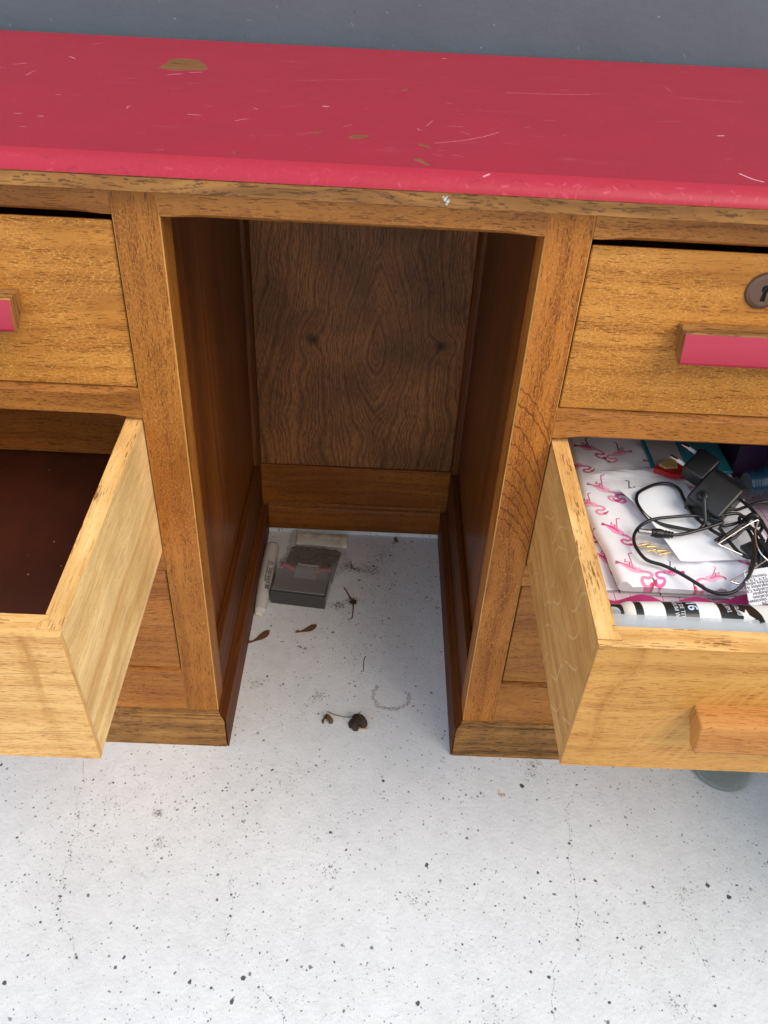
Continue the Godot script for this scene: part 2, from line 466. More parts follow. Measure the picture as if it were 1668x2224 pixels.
# the book-matched veneer of the kneehole's back: an eye in the middle and a knot on each side
func figured(w: int, h: int, dark: Color, light: Color) -> ImageTexture:
	var N1 := noise(71, w, h, 0.007, FastNoiseLite.TYPE_SIMPLEX_SMOOTH, 2).get_data()
	var n2 := noise(72, w, h / 9, 0.33, FastNoiseLite.TYPE_SIMPLEX_SMOOTH, 1)
	n2.resize(w, h, Image.INTERPOLATE_CUBIC)
	var N2 := n2.get_data()
	var n3 := noise(73, w / 4, h / 4, 0.015)
	n3.resize(w, h, Image.INTERPOLATE_CUBIC)
	var N3 := n3.get_data()
	var out := PackedByteArray()
	out.resize(w * h * 3)
	var q := 0
	var i := 0
	for y in h:
		var py := (float(y) / h) * 0.60        # metres from the top
		for x in w:
			var px := (float(x) / w - 0.5) * 0.34 - 0.025
			var mx := absf(px) + (N1[(i + 5000) % (w * h)] - 128) * (0.00004 if px > 0.0 else -0.00003)
			var dy := py - 0.377
			var low := 1.0 if dy < 0.0 else 1.7
			var f := mx + 0.018 * sin(py * 9.0) * mx / 0.1
			f -= 0.085 * exp(-(mx * mx / 0.0030 + dy * dy * low / 0.0110))
			f -= 0.020 * exp(-((mx - 0.098) * (mx - 0.098) / 0.0005 + (dy + 0.015) * (dy + 0.015) / 0.0006))
			f += (N1[i] - 128) * 0.000045
			var ph := f / 0.0076 + 0.6 * sin(f * 150.0)
			var t := absf(fposmod(ph, 1.0) - 0.5) * 2.0
			var line := 1.0 - (1.0 - smoothstep(0.05, 0.65, t)) * clampf(0.34 + (N2[i] - 70) / 130.0, 0.0, 0.95)
			var c := dark.lerp(light, clampf(0.25 + 0.75 * line, 0.0, 1.0))
			var k := (0.80 + 0.4 * N3[i] / 255.0) * (0.86 + 0.28 * N2[i] / 255.0)
			var knot := exp(-((mx - 0.098) * (mx - 0.098) / 0.00006 + (dy + 0.015) * (dy + 0.015) / 0.00006))
			k *= 1.0 - 0.5 * knot
			out[q] = clampi(int(c.r * 255.0 * k), 0, 255)
			out[q + 1] = clampi(int(c.g * 255.0 * k), 0, 255)
			out[q + 2] = clampi(int(c.b * 255.0 * k), 0, 255)
			q += 3
			i += 1
	var rg := RandomNumberGenerator.new()
	rg.seed = 74
	for k in 9000:      # the pores, short and upright
		var x0 := rg.randi() % w
		var y0 := rg.randi() % h
		var n := rg.randi_range(4, 18)
		var al := rg.randf_range(0.08, 0.36)
		for e in n:
			var c := (((y0 + e) % h) * w + (x0 + int(sin(y0 * 0.01) * e * 0.1) + w) % w) * 3
			for d in 3:
				out[c + d] = int(out[c + d] * (1.0 - al * minf(1.0, minf(e + 1, n - e) / 3.0)))
	return ImageTexture.create_from_image(Image.create_from_data(w, h, false, Image.FORMAT_RGB8, out))


func dab(im: Image, x: float, y: float, r: float, c: Color, a := 1.0, soft := 0.8) -> void:
	var w := im.get_width()
	var h := im.get_height()
	for j in range(int(y - r - 1.0), int(y + r + 2.0)):
		for i in range(int(x - r - 1.0), int(x + r + 2.0)):
			var d := Vector2(i - x, j - y).length()
			var k := a * (1.0 - smoothstep(r - soft, r + soft, d))
			if k > 0.01:
				var p := Vector2i(posmod(i, w), posmod(j, h))
				im.set_pixelv(p, im.get_pixelv(p).lerp(c, k))


func line(im: Image, p: Array, r: float, c: Color, a := 1.0, broken := 0.0) -> void:
	for k in p.size() - 1:
		var n := maxi(1, int(p[k].distance_to(p[k + 1]) / maxf(0.7, r * 0.7)))
		for i in n + 1:
			if broken > 0.0 and rng.randf() < broken:
				continue
			var q: Vector2 = p[k].lerp(p[k + 1], float(i) / n)
			dab(im, q.x, q.y, r, c, a)


func shape(im: Image, poly: PackedVector2Array, c: Color, a := 1.0, grainy := 0.0) -> void:
	var lo := poly[0]
	var hi := poly[0]
	for p in poly:
		lo = lo.min(p)
		hi = hi.max(p)
	for y in range(int(lo.y), int(hi.y) + 2):
		var shade := 1.0 + grainy * (rng.randf() - 0.5)
		for x in range(int(lo.x), int(hi.x) + 2):
			var cover := 0.0
			for s in [[0.25, 0.25], [0.75, 0.25], [0.25, 0.75], [0.75, 0.75]]:
				if Geometry2D.is_point_in_polygon(Vector2(x + s[0] - 0.5, y + s[1] - 0.5), poly):
					cover += 0.25
			if cover > 0.0 and x >= 0 and y >= 0 and x < im.get_width() and y < im.get_height():
				im.set_pixel(x, y, im.get_pixel(x, y).lerp(Color(c.r * shade, c.g * shade, c.b * shade), cover * a))


func chip(x: float, y: float, r: float) -> PackedVector2Array:    # an irregular little outline
	var p := PackedVector2Array()
	var n := 7
	var el := rng.randf_range(0.55, 1.0)
	var turn := rng.randf() * TAU
	for k in n:
		var an := TAU * k / n + rng.randf_range(-0.3, 0.3)
		var v := Vector2(cos(an), sin(an) * el).rotated(turn) * r * rng.randf_range(0.65, 1.25)
		p.append(Vector2(x, y) + v)
	return p


func pairs(a: Array, from: int, f: Callable) -> Array:
	var r := []
	for i in range(from, a.size() - 1, 2):
		r.append(f.call(a[i], a[i + 1]))
	return r


func tinted(w: int, h: int, c: Color, layers: Array) -> Image:      # a plain colour with noise layers [seed, frequency, octaves, strength]
	var F := PackedFloat32Array()
	F.resize(w * h)
	F.fill(1.0)
	for l in layers:
		var d := noise(l[0], w, h, l[1], FastNoiseLite.TYPE_SIMPLEX_SMOOTH, l[2]).get_data()
		var s: float = l[3] / 128.0
		for i in w * h:
			F[i] += (d[i] - 128) * s
	var out := PackedByteArray()
	out.resize(w * h * 3)
	var r := c.r * 255.0
	var g := c.g * 255.0
	var b := c.b * 255.0
	for i in w * h:
		var f := F[i]
		out[i * 3] = clampi(int(r * f), 0, 255)
		out[i * 3 + 1] = clampi(int(g * f), 0, 255)
		out[i * 3 + 2] = clampi(int(b * f), 0, 255)
	return Image.create_from_data(w, h, false, Image.FORMAT_RGB8, out)


func mat(color, rough := 0.6, tex: Texture2D = null, o := {}) -> StandardMaterial3D:
	var m := StandardMaterial3D.new()
	m.albedo_color = color
	m.roughness = rough
	m.albedo_texture = tex
	for k in o:
		m.set(k, o[k])
	return m


func varnished(tex: Texture2D, tint: Color, rough: float, bump := 0.02, coat := 0.0) -> StandardMaterial3D:
	var m := mat(tint, rough, tex, {"metallic_specular": 0.32})
	if bump > 0.0:
		m.heightmap_enabled = true
		m.heightmap_texture = tex
		m.heightmap_scale = bump
	if coat > 0.0:
		m.clearcoat_enabled = true
		m.clearcoat = coat
		m.clearcoat_roughness = 0.25
	return m


# ---------------------------------------------------------------- the place
func _ready() -> void:
	rng.seed = 7
	font.font_names = PackedStringArray(["Droid Sans"])
	bold.font_names = PackedStringArray(["Droid Sans"])
	bold.font_weight = 700
	var cam := Camera3D.new()
	cam.name = "camera"
	cam.position = Vector3(0.0224, 0.9553, 0.6894)
	cam.rotation_degrees = Vector3(-38.435, -1.459, 3.512)
	cam.fov = 63.075
	cam.near = 0.05
	cam.far = 200.0
	add_child(cam)
	var sky_m := ProceduralSkyMaterial.new()
	sky_m.sky_top_color = Color(0.83, 0.91, 1.0)
	sky_m.sky_horizon_color = Color(0.80, 0.85, 0.92)
	sky_m.sky_curve = 0.2
	sky_m.ground_bottom_color = Color(0.62, 0.63, 0.63)
	sky_m.ground_horizon_color = Color(0.75, 0.77, 0.78)
	sky_m.sky_energy_multiplier = 1.0
	var sky := Sky.new()
	sky.sky_material = sky_m
	var env := Environment.new()
	env.background_mode = Environment.BG_SKY
	env.sky = sky
	env.tonemap_mode = Environment.TONE_MAPPER_LINEAR
	env.tonemap_exposure = 1.76
	env.sdfgi_enabled = true
	env.ssao_enabled = true
	env.ssil_enabled = true
	var we := WorldEnvironment.new()
	we.name = "daylight"
	we.environment = env
	add_child(we)
	var sun := DirectionalLight3D.new()
	sun.name = "sun"
	sun.light_energy = 0.45
	sun.light_angular_distance = 40.0
	sun.light_color = Color(1.0, 0.97, 0.93)
	sun.shadow_enabled = true
	sun.rotation_degrees = Vector3(-46, 46, 0)
	add_child(sun)

	materials()
	setting()
	desk()
	under_desk()
	in_drawer()


func materials() -> void:
	var C := func(r, g, b): return Color8(r, g, b)
	var crazed := wood(11, 1024, 1024, C.call(160, 104, 44), C.call(182, 123, 54), C.call(196, 138, 66), {"crackle": 0.75, "crackle_color": Color8(222, 170, 96), "cell": 0.125, "pore": 0.35, "pore_at": 0.74, "pore_len": 14, "streak": 0.025, "pore_color": Color8(98, 56, 18), "blotches": 0.10})
	var plain := wood(23, 1024, 1024, C.call(140, 86, 38), C.call(162, 103, 46), C.call(178, 118, 56), {"pore": 0.45, "pore_at": 0.70, "pore_len": 14, "streak": 0.03, "crackle": 0.3, "crackle_color": Color8(196, 144, 84), "pore_color": Color8(78, 44, 18), "blotches": 0.12})
	var raw := wood(37, 1024, 1024, C.call(212, 164, 102), C.call(230, 192, 130), C.call(240, 208, 152), {"pore": 0.40, "pore_at": 0.70, "pore_len": 28, "streak": 0.022, "streak_len": 36, "blotch": 0.025, "blotches": 0.09, "wave": 22.0, "pore_color": Color8(168, 114, 60), "pores": 16000, "pore_long": 30, "pore_dark": 0.6})
	var bare := wood(43, 1024, 1024, C.call(202, 154, 92), C.call(216, 172, 108), C.call(226, 186, 124), {"pore": 0.40, "pore_at": 0.68, "pore_len": 16, "streak": 0.02, "blotches": 0.05, "wave": 18.0, "pore_color": Color8(140, 88, 42), "band": 0.6, "pores": 16000, "pore_dark": 0.85})
	var worn := wood(53, 1024, 512, C.call(104, 76, 46), C.call(136, 101, 60), C.call(162, 124, 76), {"pore": 0.6, "pore_at": 0.66, "pore_len": 18, "streak": 0.05, "streak_len": 40, "blotch": 0.03, "blotches": 0.14, "pore_color": Color8(66, 46, 30), "pores": 5000})
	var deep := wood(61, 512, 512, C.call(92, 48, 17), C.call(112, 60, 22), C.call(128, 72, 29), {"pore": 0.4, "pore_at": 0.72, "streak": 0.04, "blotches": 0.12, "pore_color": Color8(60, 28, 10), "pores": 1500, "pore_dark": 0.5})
	M.crazed = varnished(crazed, Color(0.97, 0.94, 0.90), 0.48, 0.012)
	M.stile = varnished(crazed, Color(0.84, 0.77, 0.70), 0.46, 0.012)
	M.edge_wear = varnished(raw, Color(0.86, 0.76, 0.62), 0.5, 0.01)
	M.dirty = varnished(dirty(raw), Color(0.98, 0.92, 0.84), 0.6, 0.015)
	M.arched = varnished(arched(crazed), Color(0.88, 0.78, 0.69), 0.46, 0.012)
	M.plain = varnished(plain, Color(0.97, 0.96, 0.95), 0.48, 0.02)
	M.russet = varnished(plain, Color(0.98, 0.96, 0.94), 0.46, 0.02)
	M.raw = varnished(raw, Color.WHITE, 0.62, 0.02)
	M.honey = varnished(raw, Color(0.96, 0.88, 0.76), 0.55, 0.02)
	M.worn = varnished(worn, Color(1.0, 0.93, 0.82), 0.55, 0.02)
	M.tawny = varnished(plain, Color(0.84, 0.76, 0.60), 0.5, 0.02)
	M.grip = varnished(bare, Color(0.84, 0.72, 0.60), 0.5, 0.02)
	M.worn_light = varnished(worn, Color(1.1, 1.02, 0.92), 0.55, 0.02)
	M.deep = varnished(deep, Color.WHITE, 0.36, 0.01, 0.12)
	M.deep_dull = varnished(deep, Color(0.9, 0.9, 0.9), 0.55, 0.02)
	M.figured = varnished(figured(512, 900, Color8(90, 54, 28), Color8(140, 90, 50)), Color.WHITE, 0.5, 0.02)
	M.hardboard = mat(Color.WHITE, 0.38, ImageTexture.create_from_image(speckled_board()))
	M.fleck = varnished(ray_fleck(raw), Color(0.84, 0.74, 0.62), 0.6, 0.015)
	M.front_fleck = varnished(stained_front(bare), Color(0.87, 0.79, 0.64), 0.50, 0.02)
	M.front_pale = varnished(stained_pale(bare), Color(0.99, 0.97, 0.94), 0.56, 0.015)
	M.red = red_paint()
	M.red_handle = mat(Color8(170, 40, 62), 0.40)
	M.iron = mat(Color8(106, 80, 64), 0.42, null, {"metallic": 0.55})
	M.seed = mat(Color8(112, 72, 42), 0.65)
	M.leaf_brown = mat(Color8(98, 70, 42), 0.75)
	M.leaf_dark = mat(Color8(58, 44, 32), 0.8)
	M.leaf_pale = mat(Color8(128, 104, 72), 0.75)
	M.black_plastic = mat(Color8(19, 20, 22), 0.42)
	M.cable = mat(Color8(26, 26, 28), 0.32)
	M.steel = mat(Color8(206, 206, 204), 0.22, null, {"metallic": 1.0})
	M.brass = mat(Color8(212, 178, 98), 0.28, null, {"metallic": 1.0})
	M.glass = mat(Color(0.42, 0.48, 0.45, 0.28), 0.04, null, {"transparency": BaseMaterial3D.TRANSPARENCY_ALPHA})
	M.film = mat(Color(0.84, 0.83, 0.82, 0.20), 0.07, null, {"transparency": BaseMaterial3D.TRANSPARENCY_ALPHA})
	M.clear = mat(Color(0.86, 0.88, 0.89, 0.45), 0.28, null, {"transparency": BaseMaterial3D.TRANSPARENCY_ALPHA})
	M.black = mat(Color(0.02, 0.02, 0.022), 0.6)


func speckled_board() -> Image:
	var im := tinted(512, 512, Color8(70, 33, 21), [[5, 0.01, 3, 0.10], [6, 0.2, 2, 0.05]])
	for k in 26:
		dab(im, rng.randf() * 512, rng.randf() * 512, rng.randf_range(0.4, 1.3), Color8(200, 190, 180), rng.randf_range(0.4, 0.9), 0.5)
	for k in 14:
		var p := Vector2(rng.randf(), rng.randf()) * 512
		line(im, [p, p + Vector2(rng.randf_range(-30, 30), rng.randf_range(-12, 12))], 0.5, Color8(120, 80, 66), 0.25)
	return im


func ray_fleck(base: ImageTexture) -> ImageTexture:       # quarter-sawn oak: pale wavy ribbons across the grain
	var im: Image = base.get_image().duplicate()
	for k in 24:
		var u0 := k * 43.0 + rng.randf_range(-10, 10)
		var amp := rng.randf_range(7.0, 14.0)
		var on := rng.randi_range(0, 10)
		var last := Vector2.ZERO
		for i in 78:
			var v := i * 13.0
			var q := Vector2(fposmod(u0 + 0.42 * v, 1024.0) + amp * sin(v * 0.045 + k * 1.7), v + rng.randf_range(-2, 2))
			on -= 1
			if on < -6:
				on = rng.randi_range(4, 13)
			if on > 0 and last.distance_to(q) < 60.0:
				line(im, [last, q], clampf(on * 0.5, 0.7, 2.3), Color8(250, 230, 186), 0.33)
			last = q
	return ImageTexture.create_from_image(im)


func arched(base: ImageTexture) -> ImageTexture:       # flat-sawn figure: nested arches of dark pores
	var im: Image = base.get_image().duplicate()
	var at := 925.0
	for k in 9:
		at -= rng.randf_range(20.0, 40.0)
		var p := []
		var bend := rng.randf_range(80.0, 130.0)
		for i in 24:
			var d := (i - 3) / 20.0
			p.append(Vector2(at - bend * pow(absf(d), 1.7) + sin(i * 1.7 + k) * 2.0, 515.0 - d * 112.0))
		line(im, p, rng.randf_range(1.3, 2.1), Color8(120, 68, 26), 0.22, 0.2)
		line(im, p, 0.9, Color8(84, 46, 16), 0.30, 0.5)
	return ImageTexture.create_from_image(im)


func dirty(base: ImageTexture) -> ImageTexture:      # sanded edges with the old dirt left in the pores
	var im: Image = base.get_image().duplicate()
	for k in 150:
		var x := rng.randf() * 1024
		var y := rng.randf() * 1024
		for i in rng.randi_range(6, 26):
			var p := Vector2(x + rng.randfn(0, 16), y + rng.randfn(0, 7))
			line(im, [p, p + Vector2(rng.randf_range(4, 16), rng.randf_range(-1, 1))], rng.randf_range(0.5, 1.0), Color8(118, 80, 44), rng.randf_range(0.2, 0.6))
	return ImageTexture.create_from_image(im)


func stain(im: Image, u: float, c: Color, lean: float, wig: float) -> void:       # an old run down the drawer front, darker than the wood
	for k in 60:
		var x := u + rng.randfn(0.0, 5.5)
		var y0 := rng.randf() * 420.0
		var p := []
		for i in 7:
			var y := y0 + i * rng.randf_range(14.0, 26.0)
			p.append(Vector2(x + lean * (y - 300.0) + sin(y * 0.021) * wig, 102.0 + minf(y, 425.0)))
		line(im, p, rng.randf_range(2.0, 5.0), c, 0.014)


func stained_front(base: ImageTexture) -> ImageTexture:   # a run mark and pale flame figure on one drawer front
	var im: Image = base.get_image().duplicate()
	stain(im, 300.0, Color8(160, 104, 52), 0.05, 7.0)
	for k in 9:
		var p := []
		for i in 9:
			p.append(Vector2(440.0 - i * 13.0 + k * 9.0 + sin(i * 0.9 + k) * 8.0, 440.0 - i * 34.0 - k * 7.0 + sin(i * 1.7) * 6.0))
		line(im, p, rng.randf_range(2.0, 5.0), Color8(232, 192, 130), 0.2)
	return ImageTexture.create_from_image(im)


func stained_pale(base: ImageTexture) -> ImageTexture:
	var im: Image = base.get_image().duplicate()
	stain(im, 716.0, Color8(186, 130, 74), 0.02, 1.5)
	for k in 14:
		var x := 400.0 + rng.randf() * 300
		var y := 110.0 + rng.randf() * 420
		line(im, [Vector2(x, y), Vector2(x + 60, y + 9), Vector2(x + 130, y + rng.randf_range(10, 24))], 0.6, Color8(150, 104, 62), 0.6)
	return ImageTexture.create_from_image(im)


func red_paint() -> StandardMaterial3D:
	var w := 2048
	var h := 914
	var im := tinted(w, h, Color8(166, 38, 55), [[301, 0.004, 2, 0.02], [302, 0.15, 2, 0.03]])
	var sc := w / 1.2
	var to := func(x, z): return Vector2((x + 0.6) * sc, (z + 0.5) * sc)
	var pale := Color8(232, 170, 176)
	for k in 520:
		var p := Vector2(rng.randf() * w, rng.randf() * (h - 60))
		if rng.randf() < 0.7:
			dab(im, p.x, p.y, rng.randf_range(0.4, 1.1), pale, rng.randf_range(0.2, 0.9), 0.5)
		else:
			var q: Vector2 = p + Vector2(rng.randf_range(-26, 26), rng.randf_range(-7, 7))
			line(im, [p, (p + q) / 2.0 + Vector2(0, rng.randf_range(-2, 2)), q], 0.5, pale, rng.randf_range(0.2, 0.55))
	for k in 24:           # dull rubbed places
		var p := Vector2(rng.randf() * w, rng.randf() * (h - 120))
		for i in 9:
			var q: Vector2 = p + Vector2(rng.randf_range(-40, 40), rng.randf_range(-8, 8))
			line(im, [q, q + Vector2(rng.randf_range(8, 40), rng.randf_range(-3, 3))], 0.6, pale, 0.10)
	for s in SCRATCHES:
		line(im, pairs(s, 2, to), s[0] * sc / 2000.0, pale, s[1], 0.1 if s[1] < 0.95 else 0.0)
	for s in WORN:
		var o := pairs(s, 0, to)
		var ragged := PackedVector2Array()
		for i in o.size():
			for k in 6:
				var q: Vector2 = o[i].lerp(o[(i + 1) % o.size()], k / 6.0)
				ragged.append(q + Vector2(rng.randf_range(-3.0, 3.0), rng.randf_range(-1.2, 1.2)))
		shape(im, ragged, Color8(212, 120, 126), 0.7)
		var inner := PackedVector2Array()
		for q in ragged:
			inner.append(q + Vector2(0.0, -1.2))
		shape(im, inner, Color8(132, 88, 42), 1.0, 0.3)
		for k in int(o[0].distance_to(o[2]) * 0.5):
			var q := Vector2(rng.randf_range(-1, 1), rng.randf_range(-1, 1))
			var c: Vector2 = (o[0] + o[o.size() / 2]) / 2.0
			var p: Vector2 = c + q * Vector2(absf(o[0].x - o[o.size() / 2].x) * 0.38, 7.0)
			if Geometry2D.is_point_in_polygon(p, inner):
				line(im, [p, p + Vector2(rng.randf_range(4, 14), 0)], 0.6, Color8(96, 60, 28), 0.5)
	for k in 700:          # knocks and brush marks along the rounded front edge
		var x := rng.randf() * w
		var y := h - 42.0 + rng.randf() * 34.0
		var a := rng.randf_range(0.05, 0.22) * (0.45 + 0.55 * smoothstep(900.0, 1500.0, x))
		line(im, [Vector2(x, y), Vector2(x + rng.randf_range(-10, 14), y + rng.randf_range(-5, 5))], rng.randf_range(0.5, 1.1), Color8(226, 110, 130) if rng.randf() < 0.75 else Color8(120, 22, 42), a)
	var t := ImageTexture.create_from_image(im)
	var m := mat(Color.WHITE, 0.42, t, {"metallic_specular": 0.38})
	var bump := noise(330, 512, 512, 0.06, FastNoiseLite.TYPE_SIMPLEX_SMOOTH, 4)
	m.heightmap_enabled = true
	m.heightmap_texture = ImageTexture.create_from_image(bump)
	m.heightmap_scale = 0.012
	return m


func setting() -> void:
	# the floor: white paint on concrete, with its dark chips, cracks, scuffs and the ring where something stood
	var n := 2048
	var size := 1.1
	var im := tinted(n, n, Color8(220, 221, 222), [[401, 0.0025, 3, 0.02], [402, 0.02, 3, 0.025], [403, 0.25, 2, 0.045]])
	var hm := noise(405, n, n, 0.07, FastNoiseLite.TYPE_SIMPLEX_SMOOTH, 4)
	hm.convert(Image.FORMAT_RGB8)
	var to := func(x, z): return Vector2(x + 0.5, z + 0.6) / size * n
	var dens := noise(407, 256, 256, 0.02, FastNoiseLite.TYPE_SIMPLEX_SMOOTH, 3).get_data()
	var grey := Color8(88, 90, 92)
	var made := 0
	while made < 12500:
		var p := Vector2(rng.randf(), rng.randf()) * n
		var d := dens[int(p.y / 8.0) % 256 * 256 + int(p.x / 8.0) % 256] / 255.0
		if rng.randf() > 0.15 + 0.85 * d * d:
			continue
		made += 1
		var r := 0.8 + 1.9 * pow(rng.randf(), 3.0)
		if rng.randf() < 0.02:
			r = rng.randf_range(2.8, 4.6)
		var c := chip(p.x, p.y, r)
		shape(im, c, grey.lerp(Color8(150, 150, 150), rng.randf() * 0.6), rng.randf_range(0.55, 1.0))
		if r > 2.2:
			shape(hm, c, Color(0.1, 0.1, 0.1), 0.8)
	for k in 3600:         # brush marks and hair scratches
		var p := Vector2(rng.randf(), rng.randf()) * n
		var q: Vector2 = p + Vector2(rng.randf_range(-20, 20), rng.randf_range(-12, 12))
		line(im, [p, q], 0.5, Color8(170, 172, 174) if rng.randf() < 0.6 else Color8(226, 227, 229), rng.randf_range(0.15, 0.5))
	for c in CHIPS:
		var p: Vector2 = to.call(c[0], c[1])
		var r: float = c[2] / size * n
		var o := chip(p.x, p.y, r * 0.85)
		shape(im, o, Color8(80, 82, 84), 1.0)
		shape(hm, o, Color(0.05, 0.05, 0.05), 1.0)
	for c in CRACKS:
		var p := pairs(c, 0, to)
		for i in p.size() - 1:
			var a: Vector2 = p[i]
			var b: Vector2 = p[i + 1]
			var m: Vector2 = (a + b) / 2.0 + Vector2(rng.randf_range(-9, 9), rng.randf_range(-5, 5))
			line(im, [a, m, b], 0.7, Color8(118, 120, 120), 0.5, 0.7)
			for k in 3:
				var q: Vector2 = a.lerp(b, rng.randf()) + Vector2(rng.randf_range(-7, 7), rng.randf_range(-7, 7))
				shape(im, chip(q.x, q.y, rng.randf_range(1.0, 3.2)), grey, 0.9)
	for s in SMUDGE:
		var p: Vector2 = to.call(s[0], s[1])
		var r: float = s[2] / size * n
		for k in 14:
			var q: Vector2 = p + Vector2(rng.randfn(0, 0.45), rng.randfn(0, 0.4)) * r
			dab(im, q.x, q.y, rng.randf_range(3.0, 8.0), Color8(150, 146, 138), 0.13 * s[3], 3.0)
		for k in int(30 * s[3] + r * 1.2):
			var q: Vector2 = p + Vector2(rng.randfn(0, 0.55), rng.randfn(0, 0.45)) * r
			shape(im, chip(q.x, q.y, rng.randf_range(0.6, 2.3)), Color8(74, 68, 60), rng.randf_range(0.3, 1.0) * clampf(s[3] + 0.3, 0.0, 1.0))
	var rc: Vector2 = to.call(0.0685, -0.0905)
	for ring in [[0.0262, 0.55], [0.0240, 0.35], [0.0282, 0.2]]:
		for k in 340:
			var an: float = lerpf(-0.25, PI + 0.2, k / 300.0)
			var q: Vector2 = rc + Vector2(cos(an), sin(an)) * (ring[0] / size * n * (1.0 + 0.035 * sin(an * 3.0)) + rng.randfn(0, 1.2))
			if rng.randf() < ring[1]:
				dab(im, q.x, q.y, rng.randf_range(0.5, 1.3), Color8(104, 98, 92), 0.55, 0.6)
	for s in [[0.2625, 0.017, 0.012], [0.213, 0.0655, 0.006], [0.0745, -0.43, 0.006]]:      # rust-brown spots
		var p: Vector2 = to.call(s[0], s[1])
		for k in 40:
			var q: Vector2 = p + Vector2(rng.randfn(0, 0.5), rng.randfn(0, 0.3)) * (s[2] / size * n)
			dab(im, q.x, q.y, rng.randf_range(0.8, 2.4), Color8(150, 118, 74), rng.randf_range(0.1, 0.5), 0.8)
	var fm := mat(Color.WHITE, 0.62, ImageTexture.create_from_image(im))
	fm.heightmap_enabled = true
	fm.heightmap_texture = ImageTexture.create_from_image(hm)
	fm.heightmap_scale = 0.035
	var mb := MB.new()
	mb.plan = Rect2(-0.5, -0.6, size, size)
	mb.flat([Vector3(-30, 0, -0.9), Vector3(30, 0, -0.9), Vector3(30, 0, 60), Vector3(-30, 0, 60)], Vector3.UP)
	put("ground", mb, fm).set_meta("kind", "structure")
	mb = MB.new()
	mb.plan = Rect2(-0.1, -0.33, size, size)
	mb.loft([[Vector3(-6, 0.0, -0.446), Vector3(-6, 0.0085, -0.4475), Vector3(-6, 0.009, -0.505), Vector3(-6, -0.01, -0.505)], [Vector3(6, 0.0, -0.446), Vector3(6, 0.0085, -0.4475), Vector3(6, 0.009, -0.505), Vector3(6, -0.01, -0.505)]])
	put("kerb", mb, fm).set_meta("kind", "structure")
	# the wall
	var wi := tinted(1024, 1024, Color8(90, 97, 105), [[501, 0.006, 3, 0.035], [502, 0.3, 2, 0.04]])
	for k in 240:
		var p := Vector2(rng.randf(), rng.randf()) * 1024
		var t := rng.randf()
		if t < 0.5:
			dab(wi, p.x, p.y, rng.randf_range(0.4, 1.2), Color8(196, 202, 206), rng.randf_range(0.3, 0.9), 0.5)
		elif t < 0.8:
			shape(wi, chip(p.x, p.y, rng.randf_range(0.8, 2.0)), Color8(52, 56, 62), 0.8)
		else:
			line(wi, [p, p + Vector2(rng.randf_range(-16, 16), rng.randf_range(-5, 5))], 0.5, Color8(160, 168, 174), 0.4)
	var wh := noise(505, 1024, 1024, 0.05, FastNoiseLite.TYPE_SIMPLEX_SMOOTH, 4)
	var wm := mat(Color.WHITE, 0.6, ImageTexture.create_from_image(wi))
	wm.heightmap_enabled = true
	wm.heightmap_texture = ImageTexture.create_from_image(wh)
	wm.heightmap_scale = 0.025
	mb = MB.new()
	mb.lu = 0.8
	mb.lv = 0.8
	mb.box(Vector3(-5, -0.05, -0.72), Vector3(5, 2.6, -0.5065), 0.002)
	tag(put("wall", mb, wm), "dark blue-grey painted wall behind the desk", "wall")


# ---------------------------------------------------------------- the desk
func rail(called: String, x0: float, x1: float, y0: float, y1: float, ctop: float, cbot: float, m: Material, d: Node) -> void:   # a bar whose front edges have stopped chamfers
	var mb := grain(Vector3.RIGHT)
	var rings := []
	for s in [[x0, 0.0], [x0 + 0.008, 0.0], [x0 + 0.030, 1.0], [x1 - 0.030, 1.0], [x1 - 0.008, 0.0], [x1, 0.0]]:
		var a: float = ctop * s[1] + 0.0006
		var b: float = cbot * s[1] + 0.0006
		rings.append([Vector3(s[0], y1, -0.024), Vector3(s[0], y1, -a * 1.2), Vector3(s[0], y1 - a, 0.0), Vector3(s[0], y0 + b, 0.0), Vector3(s[0], y0, -b * 1.2), Vector3(s[0], y0, -0.024)])
	mb.loft(rings)
	put(called, mb, m, d)


